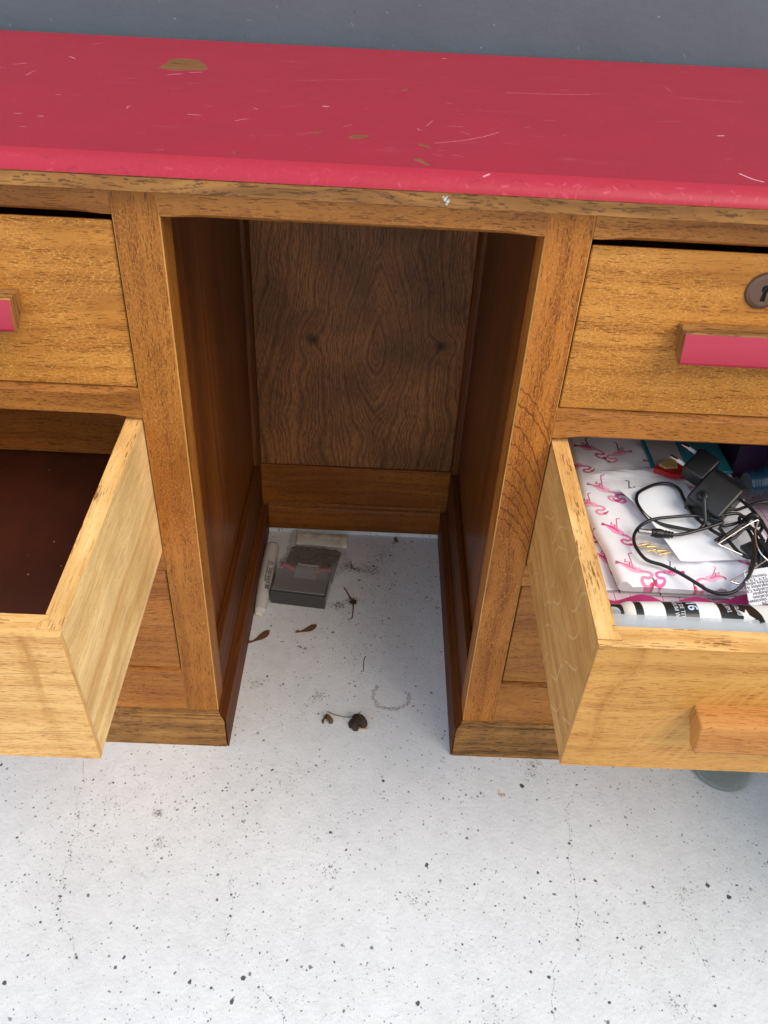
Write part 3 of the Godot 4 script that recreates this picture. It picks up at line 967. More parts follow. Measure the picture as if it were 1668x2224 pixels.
func handle(parent: Node, yb: float, wood_m: Material, painted: bool) -> void:
	var p := [Vector2(0, 0.0305), Vector2(0.0200, 0.0298), Vector2(0.0212, 0.0288), Vector2(0.0222, 0.0252), Vector2(0.0262, 0.0042), Vector2(0.0258, 0.0018), Vector2(0.0240, 0.0008), Vector2(0.0172, 0.0), Vector2(0.0110, 0.0045), Vector2(0.0060, 0.0105), Vector2(0, 0.0135)]
	var x := 0.0640
	var prev := []
	var next := []
	for q in p:
		prev.append(Vector3(-x, yb + q.y, q.x))
		next.append(Vector3(x, yb + q.y, q.x))
	var mb := grain(Vector3.RIGHT)
	var inset0 := []
	var inset1 := []
	var mid := Vector3(0, yb + 0.017, 0.012)
	for i in p.size():
		inset0.append(prev[i].lerp(Vector3(-x, mid.y, mid.z), 0.06) + Vector3(-0.0012, 0, 0))
		inset1.append(next[i].lerp(Vector3(x, mid.y, mid.z), 0.06) + Vector3(0.0012, 0, 0))
	mb.loft([inset0, prev, next, inset1], true, true, 0.6)
	var h := put("handle", mb, wood_m, parent)
	if painted:      # the paint on the face of the grip, a skin of its own
		var skin := MB.new()
		var a := []
		var b := []
		for i in [2, 3, 4, 5, 6]:
			var o := Vector3(0, 0.0, 0.0006)
			a.append(prev[i] + o + Vector3(-0.0008, 0, 0))
			b.append(next[i] + o + Vector3(0.0008, 0, 0))
		a.append(prev[6] + Vector3(0, 0.0015, -0.002))
		b.append(next[6] + Vector3(0, 0.0015, -0.002))
		a.append(prev[2] + Vector3(0, -0.002, -0.002))
		b.append(next[2] + Vector3(0, -0.002, -0.002))
		skin.loft([a, b], true, true, 0.5)
		h.mesh = skin.add_to(h.mesh, M.red_handle)


func lock_plate(parent: Node, y: float) -> void:
	var mb := MB.new()
	var n := 56
	var R := 0.0167
	var rings := [[], [], [], [], []]
	for k in n:
		var an := TAU * k / n
		var dir := Vector2(cos(an), sin(an))
		var r := 0.0008
		while r < 0.012:
			var q := dir * r
			if not (q.distance_to(Vector2(0, 0.0026)) < 0.0036 or (q.y < 0.003 and q.y > -0.0088 and absf(q.x) < 0.0015 - q.y * 0.12)):
				break
			r += 0.0001
		var place := func(rr: float, z: float): return Vector3(dir.x * rr, y + dir.y * rr, z)
		rings[0].append(place.call(r, 0.0007))
		rings[1].append(place.call(r, 0.0030))
		rings[2].append(place.call(maxf(r + 0.0004, 0.0125), 0.0033))
		rings[3].append(place.call(R - 0.0012, 0.0024))
		rings[4].append(place.call(R, 0.0002))
	for k in 4:
		for i in n:
			var j := (i + 1) % n
			var A: Array = rings[k]
			var B: Array = rings[k + 1]
			var f: Vector3 = (A[j] - A[i]).cross(B[i] - A[i]).normalized()
			if k == 0:
				if f.dot(Vector3(0, y, 0) - A[i]) < 0.0:
					f = -f
			elif f.z < 0.0:
				f = -f
			mb.tri(A[i], A[j], B[j], f, f, f, Vector2.ZERO, Vector2.ZERO, Vector2.ZERO)
			mb.tri(A[i], B[j], B[i], f, f, f, Vector2.ZERO, Vector2.ZERO, Vector2.ZERO)
	var o := put("lock_plate", mb, M.iron, parent)
	var dark := MB.new()
	var pin := MB.new()
	for sx in [-1.0, 1.0]:
		pin.lathe([Vector2(0.0001, 0.0034), Vector2(0.0011, 0.0031), Vector2(0.0015, 0.0024)], Vector3(sx * 0.0118, y, 0), Vector3(0, 0, 1), 12)
	dark.lathe([Vector2(0.0001, 0.0006), Vector2(0.013, 0.0006)], Vector3(0, y, 0), Vector3(0, 0, 1), 24)
	dark.lathe([Vector2(0.0001, 0.0022), Vector2(0.0011, 0.0018), Vector2(0.0011, 0.0006)], Vector3(0, y + 0.0026, 0), Vector3(0, 0, 1), 12)
	o.mesh = dark.add_to(pin.add_to(o.mesh, M.iron), M.black)


func closed_drawer(d: Node, xc: float, y0: float, h: float, front: Material, grip: Material, painted: bool, lock: bool) -> void:
	var mb := grain(Vector3.RIGHT)
	mb.box(Vector3(-0.1566, 0, -0.0035), Vector3(0.1566, h, 0.0), 0.0010)
	mb.box(Vector3(-0.1552, 0.002, -0.020), Vector3(0.1552, h - 0.014, -0.0035), 0.0)
	var o := put("drawer", mb, front, d)
	o.position = Vector3(xc, y0, -0.0034)
	handle(o, 0.064, grip, painted)
	if lock:
		lock_plate(o, 0.1270)


func open_drawer(d: Node, xc: float, y0: float, z: float, tilt: float, h: float, front: Material, side: Material, rim: Material, grip: Material) -> MeshInstance3D:
	var mb := grain(Vector3.RIGHT)
	mb.off = Vector2(0.5, 0.1)
	var plan := [Vector2(-0.1573, -0.0006), Vector2(-0.1567, 0), Vector2(0.1567, 0), Vector2(0.1573, -0.0006), Vector2(0.1573, -0.006), Vector2(0.1383, -0.006), Vector2(0.1383, -0.0145), Vector2(0.1434, -0.0145), Vector2(0.1434, -0.0208), Vector2(-0.1434, -0.0208), Vector2(-0.1434, -0.0145), Vector2(-0.1383, -0.0145), Vector2(-0.1383, -0.006), Vector2(-0.1573, -0.006)]
	mb.prism(plan, 0.0, h, false)
	mb.cap(plan, 0.0, -1.0)
	var tm := grain(Vector3.RIGHT)
	tm.cap(plan, h, 1.0)
	var o := put("drawer", tm.add_to(mb.add_to(ArrayMesh.new(), front), rim), null, d)
	o.position = Vector3(xc, y0, z)
	o.rotation.x = tilt
	for s in [-1.0, 1.0]:
		var sd := grain(Vector3(0, 0, 1))
		var q := []
		for p in [[0.1571, -0.0064], [0.1571, -0.41], [0.1408, -0.41], [0.1408, -0.0212], [0.1438, -0.0212], [0.1438, -0.0141], [0.1387, -0.0141], [0.1387, -0.0064]]:
			q.append(Vector2(p[0] * s, p[1]))
		sd.prism(q, 0.0006, h + 0.0008, false)
		sd.cap(q, 0.0006, -1.0)
		var m := sd.add_to(ArrayMesh.new(), side)
		var tp := grain(Vector3(0, 0, 1))
		tp.cap(q, h + 0.0008, 1.0)
		put("side", tp.add_to(m, rim), null, o)
	board("back", Vector3(-0.1406, 0.018, -0.41), Vector3(0.1406, h - 0.006, -0.398), Vector3.RIGHT, M.plain, o)
	var bt := MB.new()
	bt.plan = Rect2(-0.15, -0.41, 0.3, 0.4)
	bt.box(Vector3(-0.1407, 0.012, -0.409), Vector3(0.1407, 0.0165, -0.0209), 0.0)
	put("bottom", bt, M.hardboard, o)
	handle(o, 0.0625, grip, false)
	return o


func desk() -> void:
	var d := thing("desk", "old oak kneehole desk with scratched red painted top and two drawers pulled out", "desk")
	# top: a red board with a rounded front edge on a bare wooden one
	var mb := MB.new()
	mb.plan = Rect2(-0.6, -0.5, 1.2, 0.5355)
	var rings := []
	for x in [-0.575, 0.0, 0.575]:
		var back: float = -0.4795 - 0.0275 * x
		var r := [Vector3(x, 0.760, back), Vector3(x, 0.760, 0.006)]
		for k in range(1, 9):
			var an := lerpf(0.85, 1.50, k / 8.0)
			r.append(Vector3(x, 0.760 - 0.0132 * (cos(0.85) - cos(an)) / (cos(0.85) - cos(1.5)), 0.006 + 0.0142 * (sin(an) - sin(0.85)) / (sin(1.5) - sin(0.85))))
		r.append(Vector3(x, 0.7466, back))
		rings.append(r)
	mb.loft(rings, true, true, 0.93)
	var top := put("tabletop", mb, M.red, d)
	mb = grain(Vector3.RIGHT)
	rings = []
	for x in [-0.574, 0.574]:
		var back: float = -0.478 - 0.0275 * x
		rings.append([Vector3(x, 0.7463, back), Vector3(x, 0.7463, 0.0186), Vector3(x, 0.7455, 0.0194), Vector3(x, 0.7345, 0.0190), Vector3(x, 0.7337, 0.0180), Vector3(x, 0.7336, back)])
	mb.loft(rings)
	put("edge_board", mb, M.worn_light, top)
	mb = MB.new()
	for c in [[0.0, 0.0, 0.0022], [0.0020, -0.0016, 0.0016], [-0.0016, 0.0018, 0.0012], [0.0030, -0.0004, 0.0009], [0.0012, 0.0022, 0.0008], [0.0014, -0.0034, 0.0011]]:
		var p := chip(PAINT.x + c[0], PAINT.y + c[1], c[2])
		var r0 := []
		var r1 := []
		for q in p:
			r0.append(Vector3(q.x, q.y, 0.0185))
			r1.append(Vector3(q.x, q.y, 0.0197))
		mb.loft([r0, r1])
	put("paint_splash", mb, mat(Color8(176, 176, 172), 0.7), top)
	for x in [-0.557, -0.2, 0.16, 0.517]:
		var st := grain(Vector3.UP)
		if x == 0.16:
			st.off = Vector2(0.0, 0.9)
		var wear := grain(Vector3.UP)
		st.box(Vector3(x, 0.0, -0.036), Vector3(x + 0.04, 0.7335, 0.0), 0.0010, wear)
		var stile := put("stile", st, M.arched if x == 0.16 else M.stile if absf(x) < 0.5 else M.plain, d)
		stile.mesh = wear.add_to(stile.mesh, M.edge_wear)
	rail("kneehole_rail", -0.1602, 0.1602, 0.7084, 0.7334, 0.0, 0.0030, M.plain, d)
	for s in [-1.0, 1.0]:
		var a: float = minf(s * 0.2, s * 0.517)
		var b: float = maxf(s * 0.2, s * 0.517)
		rail("top_rail", a, b, 0.7084, 0.7334, 0.0, 0.0030, M.plain, d)
		rail("middle_rail", a, b, 0.5102, 0.5423, 0.0055, 0.0035, M.plain, d)
		rail("lower_rail", a, b, 0.3100, 0.3405, 0.0035, 0.0035, M.russet, d)
		rail("bottom_rail", a, b, 0.0450, 0.1405, 0.0035, 0.0, M.russet, d)
		closed_drawer(d, s * 0.3585, 0.5432, 0.1588, M.crazed, M.worn_light, true, true)
		closed_drawer(d, s * 0.3585, 0.1422, 0.1645, M.russet, M.plain, false, false)
	var left := open_drawer(d, -0.3585, 0.3195, 0.2545, 0.070, 0.1680, M.front_pale, M.raw, M.dirty, M.grip)
	left.set_meta("label", "pale bare drawer pulled out and empty")
	var right := open_drawer(d, 0.3585, 0.3345, 0.2520, 0.040, 0.1595, M.front_fleck, M.fleck, M.dirty, M.grip)
	right.set_meta("label", "honey coloured drawer pulled out and full of odds and ends")
	# carcass: sides, backs, and inside the kneehole panels with their rails, beads and plinth
	for s in [-1.0, 1.0]:
		board("side_panel", Vector3(minf(s * 0.545, s * 0.557), 0.0, -0.4425), Vector3(maxf(s * 0.545, s * 0.557), 0.7334, -0.0362), Vector3.UP, M.plain, d)
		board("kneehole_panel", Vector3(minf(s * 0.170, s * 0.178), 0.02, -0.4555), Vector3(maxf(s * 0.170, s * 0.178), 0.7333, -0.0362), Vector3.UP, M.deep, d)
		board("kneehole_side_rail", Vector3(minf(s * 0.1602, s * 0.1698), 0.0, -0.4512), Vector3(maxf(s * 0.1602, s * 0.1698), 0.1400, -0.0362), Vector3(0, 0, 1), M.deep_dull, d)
		var bd := grain(Vector3.UP)
		var q := [Vector2(s * 0.1699, -0.4559)]
		for k in 7:
			var an := PI / 2.0 * k / 6.0
			q.append(Vector2(s * (0.1699 - 0.0112 * cos(an)), -0.4559 + 0.0112 * sin(an)))
		bd.prism(q, 0.1402, 0.7332)
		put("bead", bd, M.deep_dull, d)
		board("pedestal_back", Vector3(minf(s * 0.1785, s * 0.557), 0.0105, -0.4555), Vector3(maxf(s * 0.1785, s * 0.557), 0.7333, -0.4428), Vector3.UP, M.plain, d)
	var bp := MB.new()
	for k in 1:
		bp.lu = 1.0
	var P := [Vector3(-0.1697, 0.1335, -0.4560), Vector3(0.1697, 0.1335, -0.4560), Vector3(0.1697, 0.7333, -0.4560), Vector3(-0.1697, 0.7333, -0.4560)]
	var U := [Vector2(0, 1), Vector2(1, 1), Vector2(1, 0), Vector2(0, 0)]
	var F := Vector3(0, 0, 1)
	bp.tri(P[0], P[1], P[2], F, F, F, U[0], U[1], U[2])
	bp.tri(P[0], P[2], P[3], F, F, F, U[0], U[2], U[3])
	var back := put("back_panel", bp, M.figured, d)
	back.set_meta("label", "dark book-matched oak panel at the back of the kneehole")
	var bb := grain(Vector3.UP)
	bb.box(Vector3(-0.1784, 0.0107, -0.4680), Vector3(0.1784, 0.7332, -0.4563), 0.0)
	back.mesh = bb.add_to(back.mesh, M.plain)
	board("back_rail", Vector3(-0.1600, 0.0107, -0.4560), Vector3(0.1600, 0.1400, -0.4513), Vector3.RIGHT, M.tawny, d)
	var prof := [Vector2(-0.0135, 0), Vector2(0.0085, 0), Vector2(0.0085, 0.0525), Vector2(0.0080, 0.0550), Vector2(0.0066, 0.0570), Vector2(0.0046, 0.0582), Vector2(0.0030, 0.0588), Vector2(0.0022, 0.0605), Vector2(0.0018, 0.0640), Vector2(0.0004, 0.0652), Vector2(-0.0135, 0.0652)]
	var prof_back := []
	for q in prof:
		prof_back.append(Vector2(clampf(q.x, -0.0076, 1.0), maxf(q.y, 0.0)))
	var low := []
	for q in prof_back:
		low.append(Vector2(q.x, q.y if q.y > 0.001 else 0.0105))
	for s in [-1.0, 1.0]:
		var fp := grain(Vector3.RIGHT)
		if s < 0.0:
			fp.sweep(prof, Vector3(-0.5577, 0, 0.0004), Vector3(0, 0, 1), Vector3.UP, Vector3.RIGHT, 0.3974, 1.0, 1.0)
		else:
			fp.sweep(prof, Vector3(0.1603, 0, 0.0004), Vector3(0, 0, 1), Vector3.UP, Vector3.RIGHT, 0.3974, 1.0, 1.0)
		put("front_plinth", fp, M.worn, d)
		var sp := grain(Vector3(0, 0, 1))
		var sq := []
		for q in prof:
			sq.append(Vector2(maxf(q.x, 0.0) * 1.27, q.y))
		sp.sweep(sq, Vector3(s * 0.1600, 0, 0.0002), Vector3(-s, 0, 0), Vector3.UP, Vector3(0, 0, -1), 0.4430, 0.78, 0.0)
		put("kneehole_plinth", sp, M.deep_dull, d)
	var pb := grain(Vector3.RIGHT)
	pb.sweep(low, Vector3(-0.1488, 0, -0.4512), Vector3(0, 0, 1), Vector3.UP, Vector3.RIGHT, 0.2976)
	put("back_plinth", pb, M.tawny, d)


# ---------------------------------------------------------------- on the floor in the kneehole
func under_desk() -> void:
	gift_box()
	paper_tube()
	# two winged seeds
	for s in [[Vector3(-0.0800, 0, -0.2035), Vector3(-0.0485, 0, -0.2215), 0.0062, "brown winged seed lying in front of the cellophane-wrapped box"], [Vector3(-0.1500, 0, -0.1770), Vector3(-0.1205, 0, -0.2055), 0.0068, "brown winged seed half under the left kneehole plinth"]]:
		var a: Vector3 = s[0]
		var b: Vector3 = s[1]
		var o := thing("winged_seed", s[3], "seed", a, "winged seeds fallen on the floor")
		var dir: Vector3 = b - a
		var sd := Vector3(-dir.z, 0, dir.x).normalized()
		var rings := []
		for k in 11:
			var t := k / 10.0
			var w: float = s[2] * (0.5 + 1.5 * smoothstep(0.15, 0.75, t)) * sqrt(maxf(0.0, 1.0 - pow(t, 6.0))) + 0.0002
			var c := dir * t + sd * 0.0035 * sin(t * PI) + Vector3(0, 0.0012 + 0.002 * t * (1.0 - t), 0)
			rings.append([c - sd * w * 0.5, c + Vector3(0, 0.0007, 0) - sd * w * 0.25, c + sd * w * 0.5 + Vector3(0, 0.0004, 0), c - Vector3(0, 0.0004, 0)])
		var mb := MB.new()
		mb.loft(rings, true, true, 0.2)
		put("wing", mb, M.seed, o)
		var nut := MB.new()
		nut.lathe([Vector2(0.0001, -0.0035), Vector2(0.0017, -0.002), Vector2(0.0021, 0.0), Vector2(0.0016, 0.0025), Vector2(0.0001, 0.004)], dir * 0.08 + Vector3(0, 0.0018, 0), dir.normalized(), 10, 0.8)
		put("seed_case", nut, M.seed, o)
	# a dry leaf stalk with a shrivelled leaf at either end
	var lf := thing("dry_leaf_stalk", "dry stalk with a shrivelled brown leaf at each end on the kneehole floor", "leaf", Vector3(0.0, 0.0, -0.045))
	var st := MB.new()
	st.tube(curve([Vector3(-0.0215, 0.0045, -0.008), Vector3(-0.010, 0.0022, -0.0045), Vector3(0.004, 0.0026, -0.001), Vector3(0.016, 0.004, -0.002), Vector3(0.026, 0.009, -0.006)]), 0.0007, 6)
	put("stalk", st, M.leaf_pale, lf)
	for e in [[Vector3(-0.0205, 0.0, 0.004), 0.0075, 3, M.leaf_brown, 8], [Vector3(0.0215, 0.0, 0.008), 0.0115, 5, M.leaf_dark, 12]]:
		var mb := MB.new()
		for k in e[2]:
			var an: float = TAU * k / e[2] + rng.randf() * 0.7
			var r: float = e[1]
			var base: Vector3 = e[0] + Vector3(0, r * 0.9, -r * 0.8)
			var tip: Vector3 = e[0] + Vector3(cos(an) * r * 0.8, r * rng.randf_range(0.1, 0.35), sin(an) * r * 0.7 + r * 0.5)
			var side := (tip - base).cross(Vector3(sin(an * 2.0), 1.0, cos(an))).normalized()
			var rings := []
			for i in 8:
				var t := i / 7.0
				var c := base.lerp(tip, t) + Vector3(cos(an), 0.6, sin(an)) * r * 0.25 * sin(t * PI)
				var w := r * 0.55 * pow(sin(PI * (0.08 + 0.86 * t)), 0.7)
				var up := Vector3(0, 1, 0).cross(side).normalized()
				var row := []
				for j in 5:
					var q := (j - 2) / 2.0
					row.append(c + side * w * q + up * (absf(q) * w * 0.55 + sin(t * 9.0 + j * 2.1 + k) * r * 0.07))
				rings.append(row)
			mb.loft(rings, false, false, -1.0)
		put("leaf", mb, e[3], lf)
	var yl := MB.new()
	yl.tube(curve([Vector3(0.024, 0.002, 0.016), Vector3(0.031, 0.0016, 0.0175), Vector3(0.038, 0.0012, 0.0168)]), [0.0013, 0.0013, 0.0013, 0.0013, 0.0012, 0.0012, 0.001, 0.0009, 0.0008, 0.0006, 0.0004, 0.0003, 0.0002], 6)
	put("leaf_tip", yl, mat(Color8(196, 158, 92), 0.7), lf)
	# a small dried flower head on a red stem
	var fl := thing("dried_flower", "small dried flower head on a thin red stem beside the wrapped box", "flower", Vector3(0.006, 0, -0.262))
	var fs := MB.new()
	fs.tube(curve([Vector3(-0.016, 0.002, -0.045), Vector3(-0.010, 0.003, -0.032), Vector3(-0.003, 0.004, -0.016), Vector3(0.0005, 0.0035, -0.006), Vector3(0.0005, 0.002, 0.008), Vector3(0.0, 0.0012, 0.021), Vector3(-0.002, 0.001, 0.024)]), 0.0009, 6)
	put("stem", fs, mat(Color8(108, 52, 42), 0.7), fl)
	var fh := MB.new()
	for k in 22:
		var an := TAU * k / 22.0 + rng.randf()
		var l := rng.randf_range(0.004, 0.0085)
		var b0 := Vector3(0.0, 0.0035, -0.010)
		fh.tube([b0, b0 + Vector3(cos(an) * l * 0.6, rng.randf_range(0.000, 0.003), sin(an) * l * 0.6), b0 + Vector3(cos(an) * l, rng.randf_range(-0.0015, 0.002), sin(an) * l)], [0.0006, 0.0011, 0.0003], 5)
	put("flower_head", fh, M.leaf_dark, fl)
	# a fine bent straw
	var sw := MB.new()
	sw.tube(curve([Vector3(0.0300, 0.0007, -0.1615), Vector3(0.0278, 0.0009, -0.155), Vector3(0.0270, 0.001, -0.144), Vector3(0.0277, 0.0007, -0.1315)]), 0.00055, 5)
	tag(put("grass_straw", sw, M.leaf_dark), "fine dark bent straw lying in the middle of the kneehole floor", "straw")
	# crumbs of soil and leaf, too many to count
	var mm := MultiMesh.new()
	mm.transform_format = MultiMesh.TRANSFORM_3D
	var bit := MB.new()
	bit.lathe([Vector2(0.0001, -0.5), Vector2(0.6, -0.3), Vector2(1.0, 0.1), Vector2(0.5, 0.45), Vector2(0.0001, 0.5)], Vector3.ZERO, Vector3.UP, 5, 0.6)
	mm.mesh = bit.add_to(ArrayMesh.new(), M.leaf_dark)
	var where := [[-0.0056, -0.3600, 0.011, 130], [0.0128, -0.3530, 0.009, 60], [0.0328, -0.3566, 0.013, 70], [0.0527, -0.3885, 0.018, 40], [-0.0181, -0.2676, 0.010, 40], [0.0031, -0.2792, 0.010, 40], [0.0, -0.16, 0.09, 60], [0.03, -0.25, 0.06, 60], [0.0745, -0.4330, 0.004, 14], [0.07, -0.40, 0.04, 30]]
	var total := 0
	for w in where:
		total += w[3]
	mm.instance_count = total
	var n := 0
	for w in where:
		for k in w[3]:
			var s := 0.00035 + 0.0011 * pow(rng.randf(), 3.0)
			var x: float = clampf(w[0] + rng.randfn(0.0, 0.6) * w[2], -0.144, 0.144)
			var z: float = maxf(w[1] + rng.randfn(0.0, 0.5) * w[2], -0.440)
			var bs := Basis(Vector3.UP, rng.randf() * TAU).scaled(Vector3(s * rng.randf_range(0.8, 2.4), s * 0.6, s))
			mm.set_instance_transform(n, Transform3D(bs, Vector3(x, s * 0.3, z)))
			n += 1
	var mi := MultiMeshInstance3D.new()
	mi.name = "floor_litter"
	mi.multimesh = mm
	add_child(mi)
	tag(mi, "dark crumbs of soil and leaf scattered on the kneehole floor", "litter").set_meta("kind", "stuff")
	# bits of brown leaf at the foot of the back plinth
	var bk := MB.new()
	for k in 4:
		var c := Vector3(0.0735 + rng.randf_range(-0.003, 0.004), 0.002 + k * 0.0008, -0.434 + rng.randf_range(-0.003, 0.004))
		bk.tube([c + Vector3(-0.003, 0, 0.001 * k), c, c + Vector3(0.002, 0.001, 0.004)], [0.0003, 0.0022, 0.0004], 5)
	tag(put("leaf_crumb", bk, M.leaf_brown), "crumpled brown leaf bit at the foot of the back plinth", "leaf")
	var bin := thing("green_bin", "dark green plastic bin standing beside the desk at the right", "bin", Vector3(0.80, 0.0, 0.16))
	var bm := MB.new()
	var br := []
	for lev in [[0.0, 0.85], [0.02, 0.87], [0.42, 1.0], [0.425, 1.06], [0.45, 1.06], [0.45, 0.98], [0.40, 0.97], [0.03, 0.84]]:
		var ring := []
		for k in 28:
			var an := TAU * k / 28.0
			ring.append(Vector3(pow(absf(cos(an)), 0.5) * signf(cos(an)) * 0.16 * lev[1], lev[0], pow(absf(sin(an)), 0.5) * signf(sin(an)) * 0.20 * lev[1]))
		br.append(ring)
	bm.loft(br, true, true, 0.6)
	put("bin_body", bm, mat(Color8(38, 92, 58), 0.45), bin)
	# the glass jar under the open drawer on the right
	var jar := thing("glass_jar", "clear glass jar standing on the floor under the full drawer", "jar", Vector3(0.5165, 0.0, 0.0100))
	var g := MB.new()
	g.lathe([Vector2(0.0001, 0.0), Vector2(0.036, 0.0), Vector2(0.0395, 0.0015), Vector2(0.0412, 0.004), Vector2(0.0412, 0.100), Vector2(0.0385, 0.108), Vector2(0.0385, 0.122), Vector2(0.0365, 0.122), Vector2(0.0365, 0.108), Vector2(0.0388, 0.098), Vector2(0.0388, 0.009), Vector2(0.034, 0.0062), Vector2(0.0001, 0.0058)], Vector3.ZERO, Vector3.UP, 48)
	put("jar_body", g, M.glass, jar)
	var lid := MB.new()
	lid.lathe([Vector2(0.0001, 0.1285), Vector2(0.0395, 0.1285), Vector2(0.0408, 0.1275), Vector2(0.0410, 0.114), Vector2(0.0396, 0.1135), Vector2(0.0392, 0.1235), Vector2(0.0001, 0.1240)], Vector3.ZERO, Vector3.UP, 40)
	put("jar_lid", lid, mat(Color8(150, 156, 152), 0.4, null, {"metallic": 0.6}), jar)


func gift_box() -> void:
	var o := thing("wrapped_box", "dark grey gift box with a red ribbon in a crinkled cellophane bag", "box", Vector3(-0.0793, 0, -0.2880))
	var turn := 0.107
	var ax := Vector3(cos(turn), 0, sin(turn))
	var az := Vector3(-sin(turn), 0, cos(turn))
	var at := func(x: float, y: float, z: float): return ax * x + az * z + Vector3(0, y, 0)
	var w := 0.0437
	var h := 0.0270
	var bx := MB.new()
	var r0 := []
	var r1 := []
	for c in [[-w, 0.0265], [w, 0.0265], [w, -0.028], [-w, -0.028]]:
		r0.append(at.call(c[0], 0.0006, c[1]))
		r1.append(at.call(c[0], h, c[1]))
	bx.loft([r0, r1])
	put("carton", bx, mat(Color8(66, 63, 60), 0.5), o)
	# dark crumpled tissue behind the box, inside the bag
	var crumple := FastNoiseLite.new()
	crumple.seed = 31
	crumple.noise_type = FastNoiseLite.TYPE_CELLULAR
	crumple.cellular_return_type = FastNoiseLite.RETURN_DISTANCE2_SUB
	crumple.frequency = 60.0
	crumple.fractal_octaves = 2
	var ts := MB.new()
	ts.sheet(36, 36, func(u: float, v: float):
		var x := lerpf(-w * 1.02 + v * 0.006, w * 1.02 + v * 0.004, u)
		var z := lerpf(-0.027, -0.112, v)
		var e := minf(1.0, minf(u, 1.0 - u) * 9.0)
		return at.call(x, e * (lerpf(0.0245, 0.010, v) + 0.006 * crumple.get_noise_2d(u * 0.09, v * 0.09)) + 0.001, z),
		func(u: float, v: float, _p: Vector3): return Vector2(u, v))
	put("tissue", ts, mat(Color8(66, 61, 56), 0.6), o)
	for s in [[-0.0400, -0.0110, 0.0, 0.0, 0.35], [0.0180, 0.0430, 0.0, 0.0, -0.75]]:
		var rb := MB.new()
		rb.sheet(14, 6, func(u: float, v: float):
			var x := lerpf(s[0], s[1], u)
			var z: float = -0.0290 + (v - 0.5) * 0.013 * (0.7 + 0.5 * absf(u - 0.5)) + (u - 0.5) * s[4] * 0.02
			return at.call(x, h + 0.0035 + 0.0024 * sin(u * 5.0 + 0.4) + 0.0012 * sin(v * 6.0), z),
			func(u: float, v: float, _p: Vector3): return Vector2(u, v))
		put("ribbon", rb, mat(Color8(150, 28, 34), 0.5), o)
	var lb := MB.new()
	lb.sheet(1, 1, func(u: float, v: float): return at.call(lerpf(-0.0130, 0.0225, u), h + 0.0072 - v * 0.0056, lerpf(-0.0370, -0.0085, v)), func(u: float, v: float, _p: Vector3): return Vector2(u, v))
	var label := put("label", lb, mat(Color8(104, 98, 98), 0.6), o)
	var up := func(_x, _y): return Vector3.UP
	put("lettering", words("Gastronome", 0.0050, bold, func(x: float, y: float): return at.call(-0.0115 + x * 0.9, h + 0.0082, -0.0300 - y), up), mat(Color8(240, 236, 232), 0.6), label)
	put("lettering", words("TRAITEUR", 0.0016, font, func(x: float, y: float): return at.call(0.0060 + x * 1.3, h + 0.0074, -0.0255 - y), up), mat(Color8(180, 172, 168), 0.6), label)
	# the cellophane: a thin crinkled skin over box and tissue, gathered to the right and behind
	var fm := MB.new()
	var nz := FastNoiseLite.new()
	nz.seed = 77
	nz.noise_type = FastNoiseLite.TYPE_CELLULAR
	nz.frequency = 55.0
	nz.cellular_return_type = FastNoiseLite.RETURN_DISTANCE
	fm.sheet(70, 84, func(u: float, v: float):
		var z := lerpf(0.0275, -0.150, v)
		var bulge := 0.026 * exp(-pow((z + 0.088) / 0.030, 2.0))
		var half := w + 0.0016
		var x := lerpf(-half - 0.001, half + bulge, u)
		var top := lerpf(h + 0.0015, 0.0125, smoothstep(-0.045, -0.115, z)) + 0.0100 * exp(-pow((z + 0.028) / 0.014, 2.0))
		if z < -0.125:
			top = lerpf(0.0125, 0.009, (-0.125 - z) / 0.025)
		var edge := minf(u * (2.0 * half + bulge), (1.0 - u) * (2.0 * half + bulge))
		var y := top * smoothstep(-0.0005, 0.0030 + bulge * 0.6, edge)
		var rough := smoothstep(-0.020, -0.040, z)
		y += (nz.get_noise_2d(x, z) + 0.5) * (0.0010 + 0.0060 * rough) * smoothstep(0.0, 0.004, edge)
		if v < 0.02:
			y = 0.0004
		return at.call(x + (0.0 if rough < 0.1 else 0.0015 * sin(z * 300.0)), maxf(y, 0.0004), z),
		func(u: float, v: float, _p: Vector3): return Vector2(u, v))
	put("cellophane", fm, M.film, o)
	# the pale rolled end of the bag, tucked against the back plinth
	var rl := MB.new()
	var rings := []
	for k in 9:
		var t := k / 8.0
		var c := Vector3(lerpf(-0.0185, 0.0685, t), 0.0058, -0.134 + 0.004 * t)
		var ring := []
		for j in 14:
			var an := TAU * j / 14.0
			var ry := 0.0052 * (0.7 + 0.3 * sin(PI * clampf(t, 0.08, 0.92)))
			ring.append(c + Vector3(0, sin(an) * ry, cos(an) * 0.0165))
		rings.append(ring)
	rl.loft(rings, true, true, 0.3)
	put("rolled_end", rl, mat(Color8(232, 230, 216), 0.5), o)


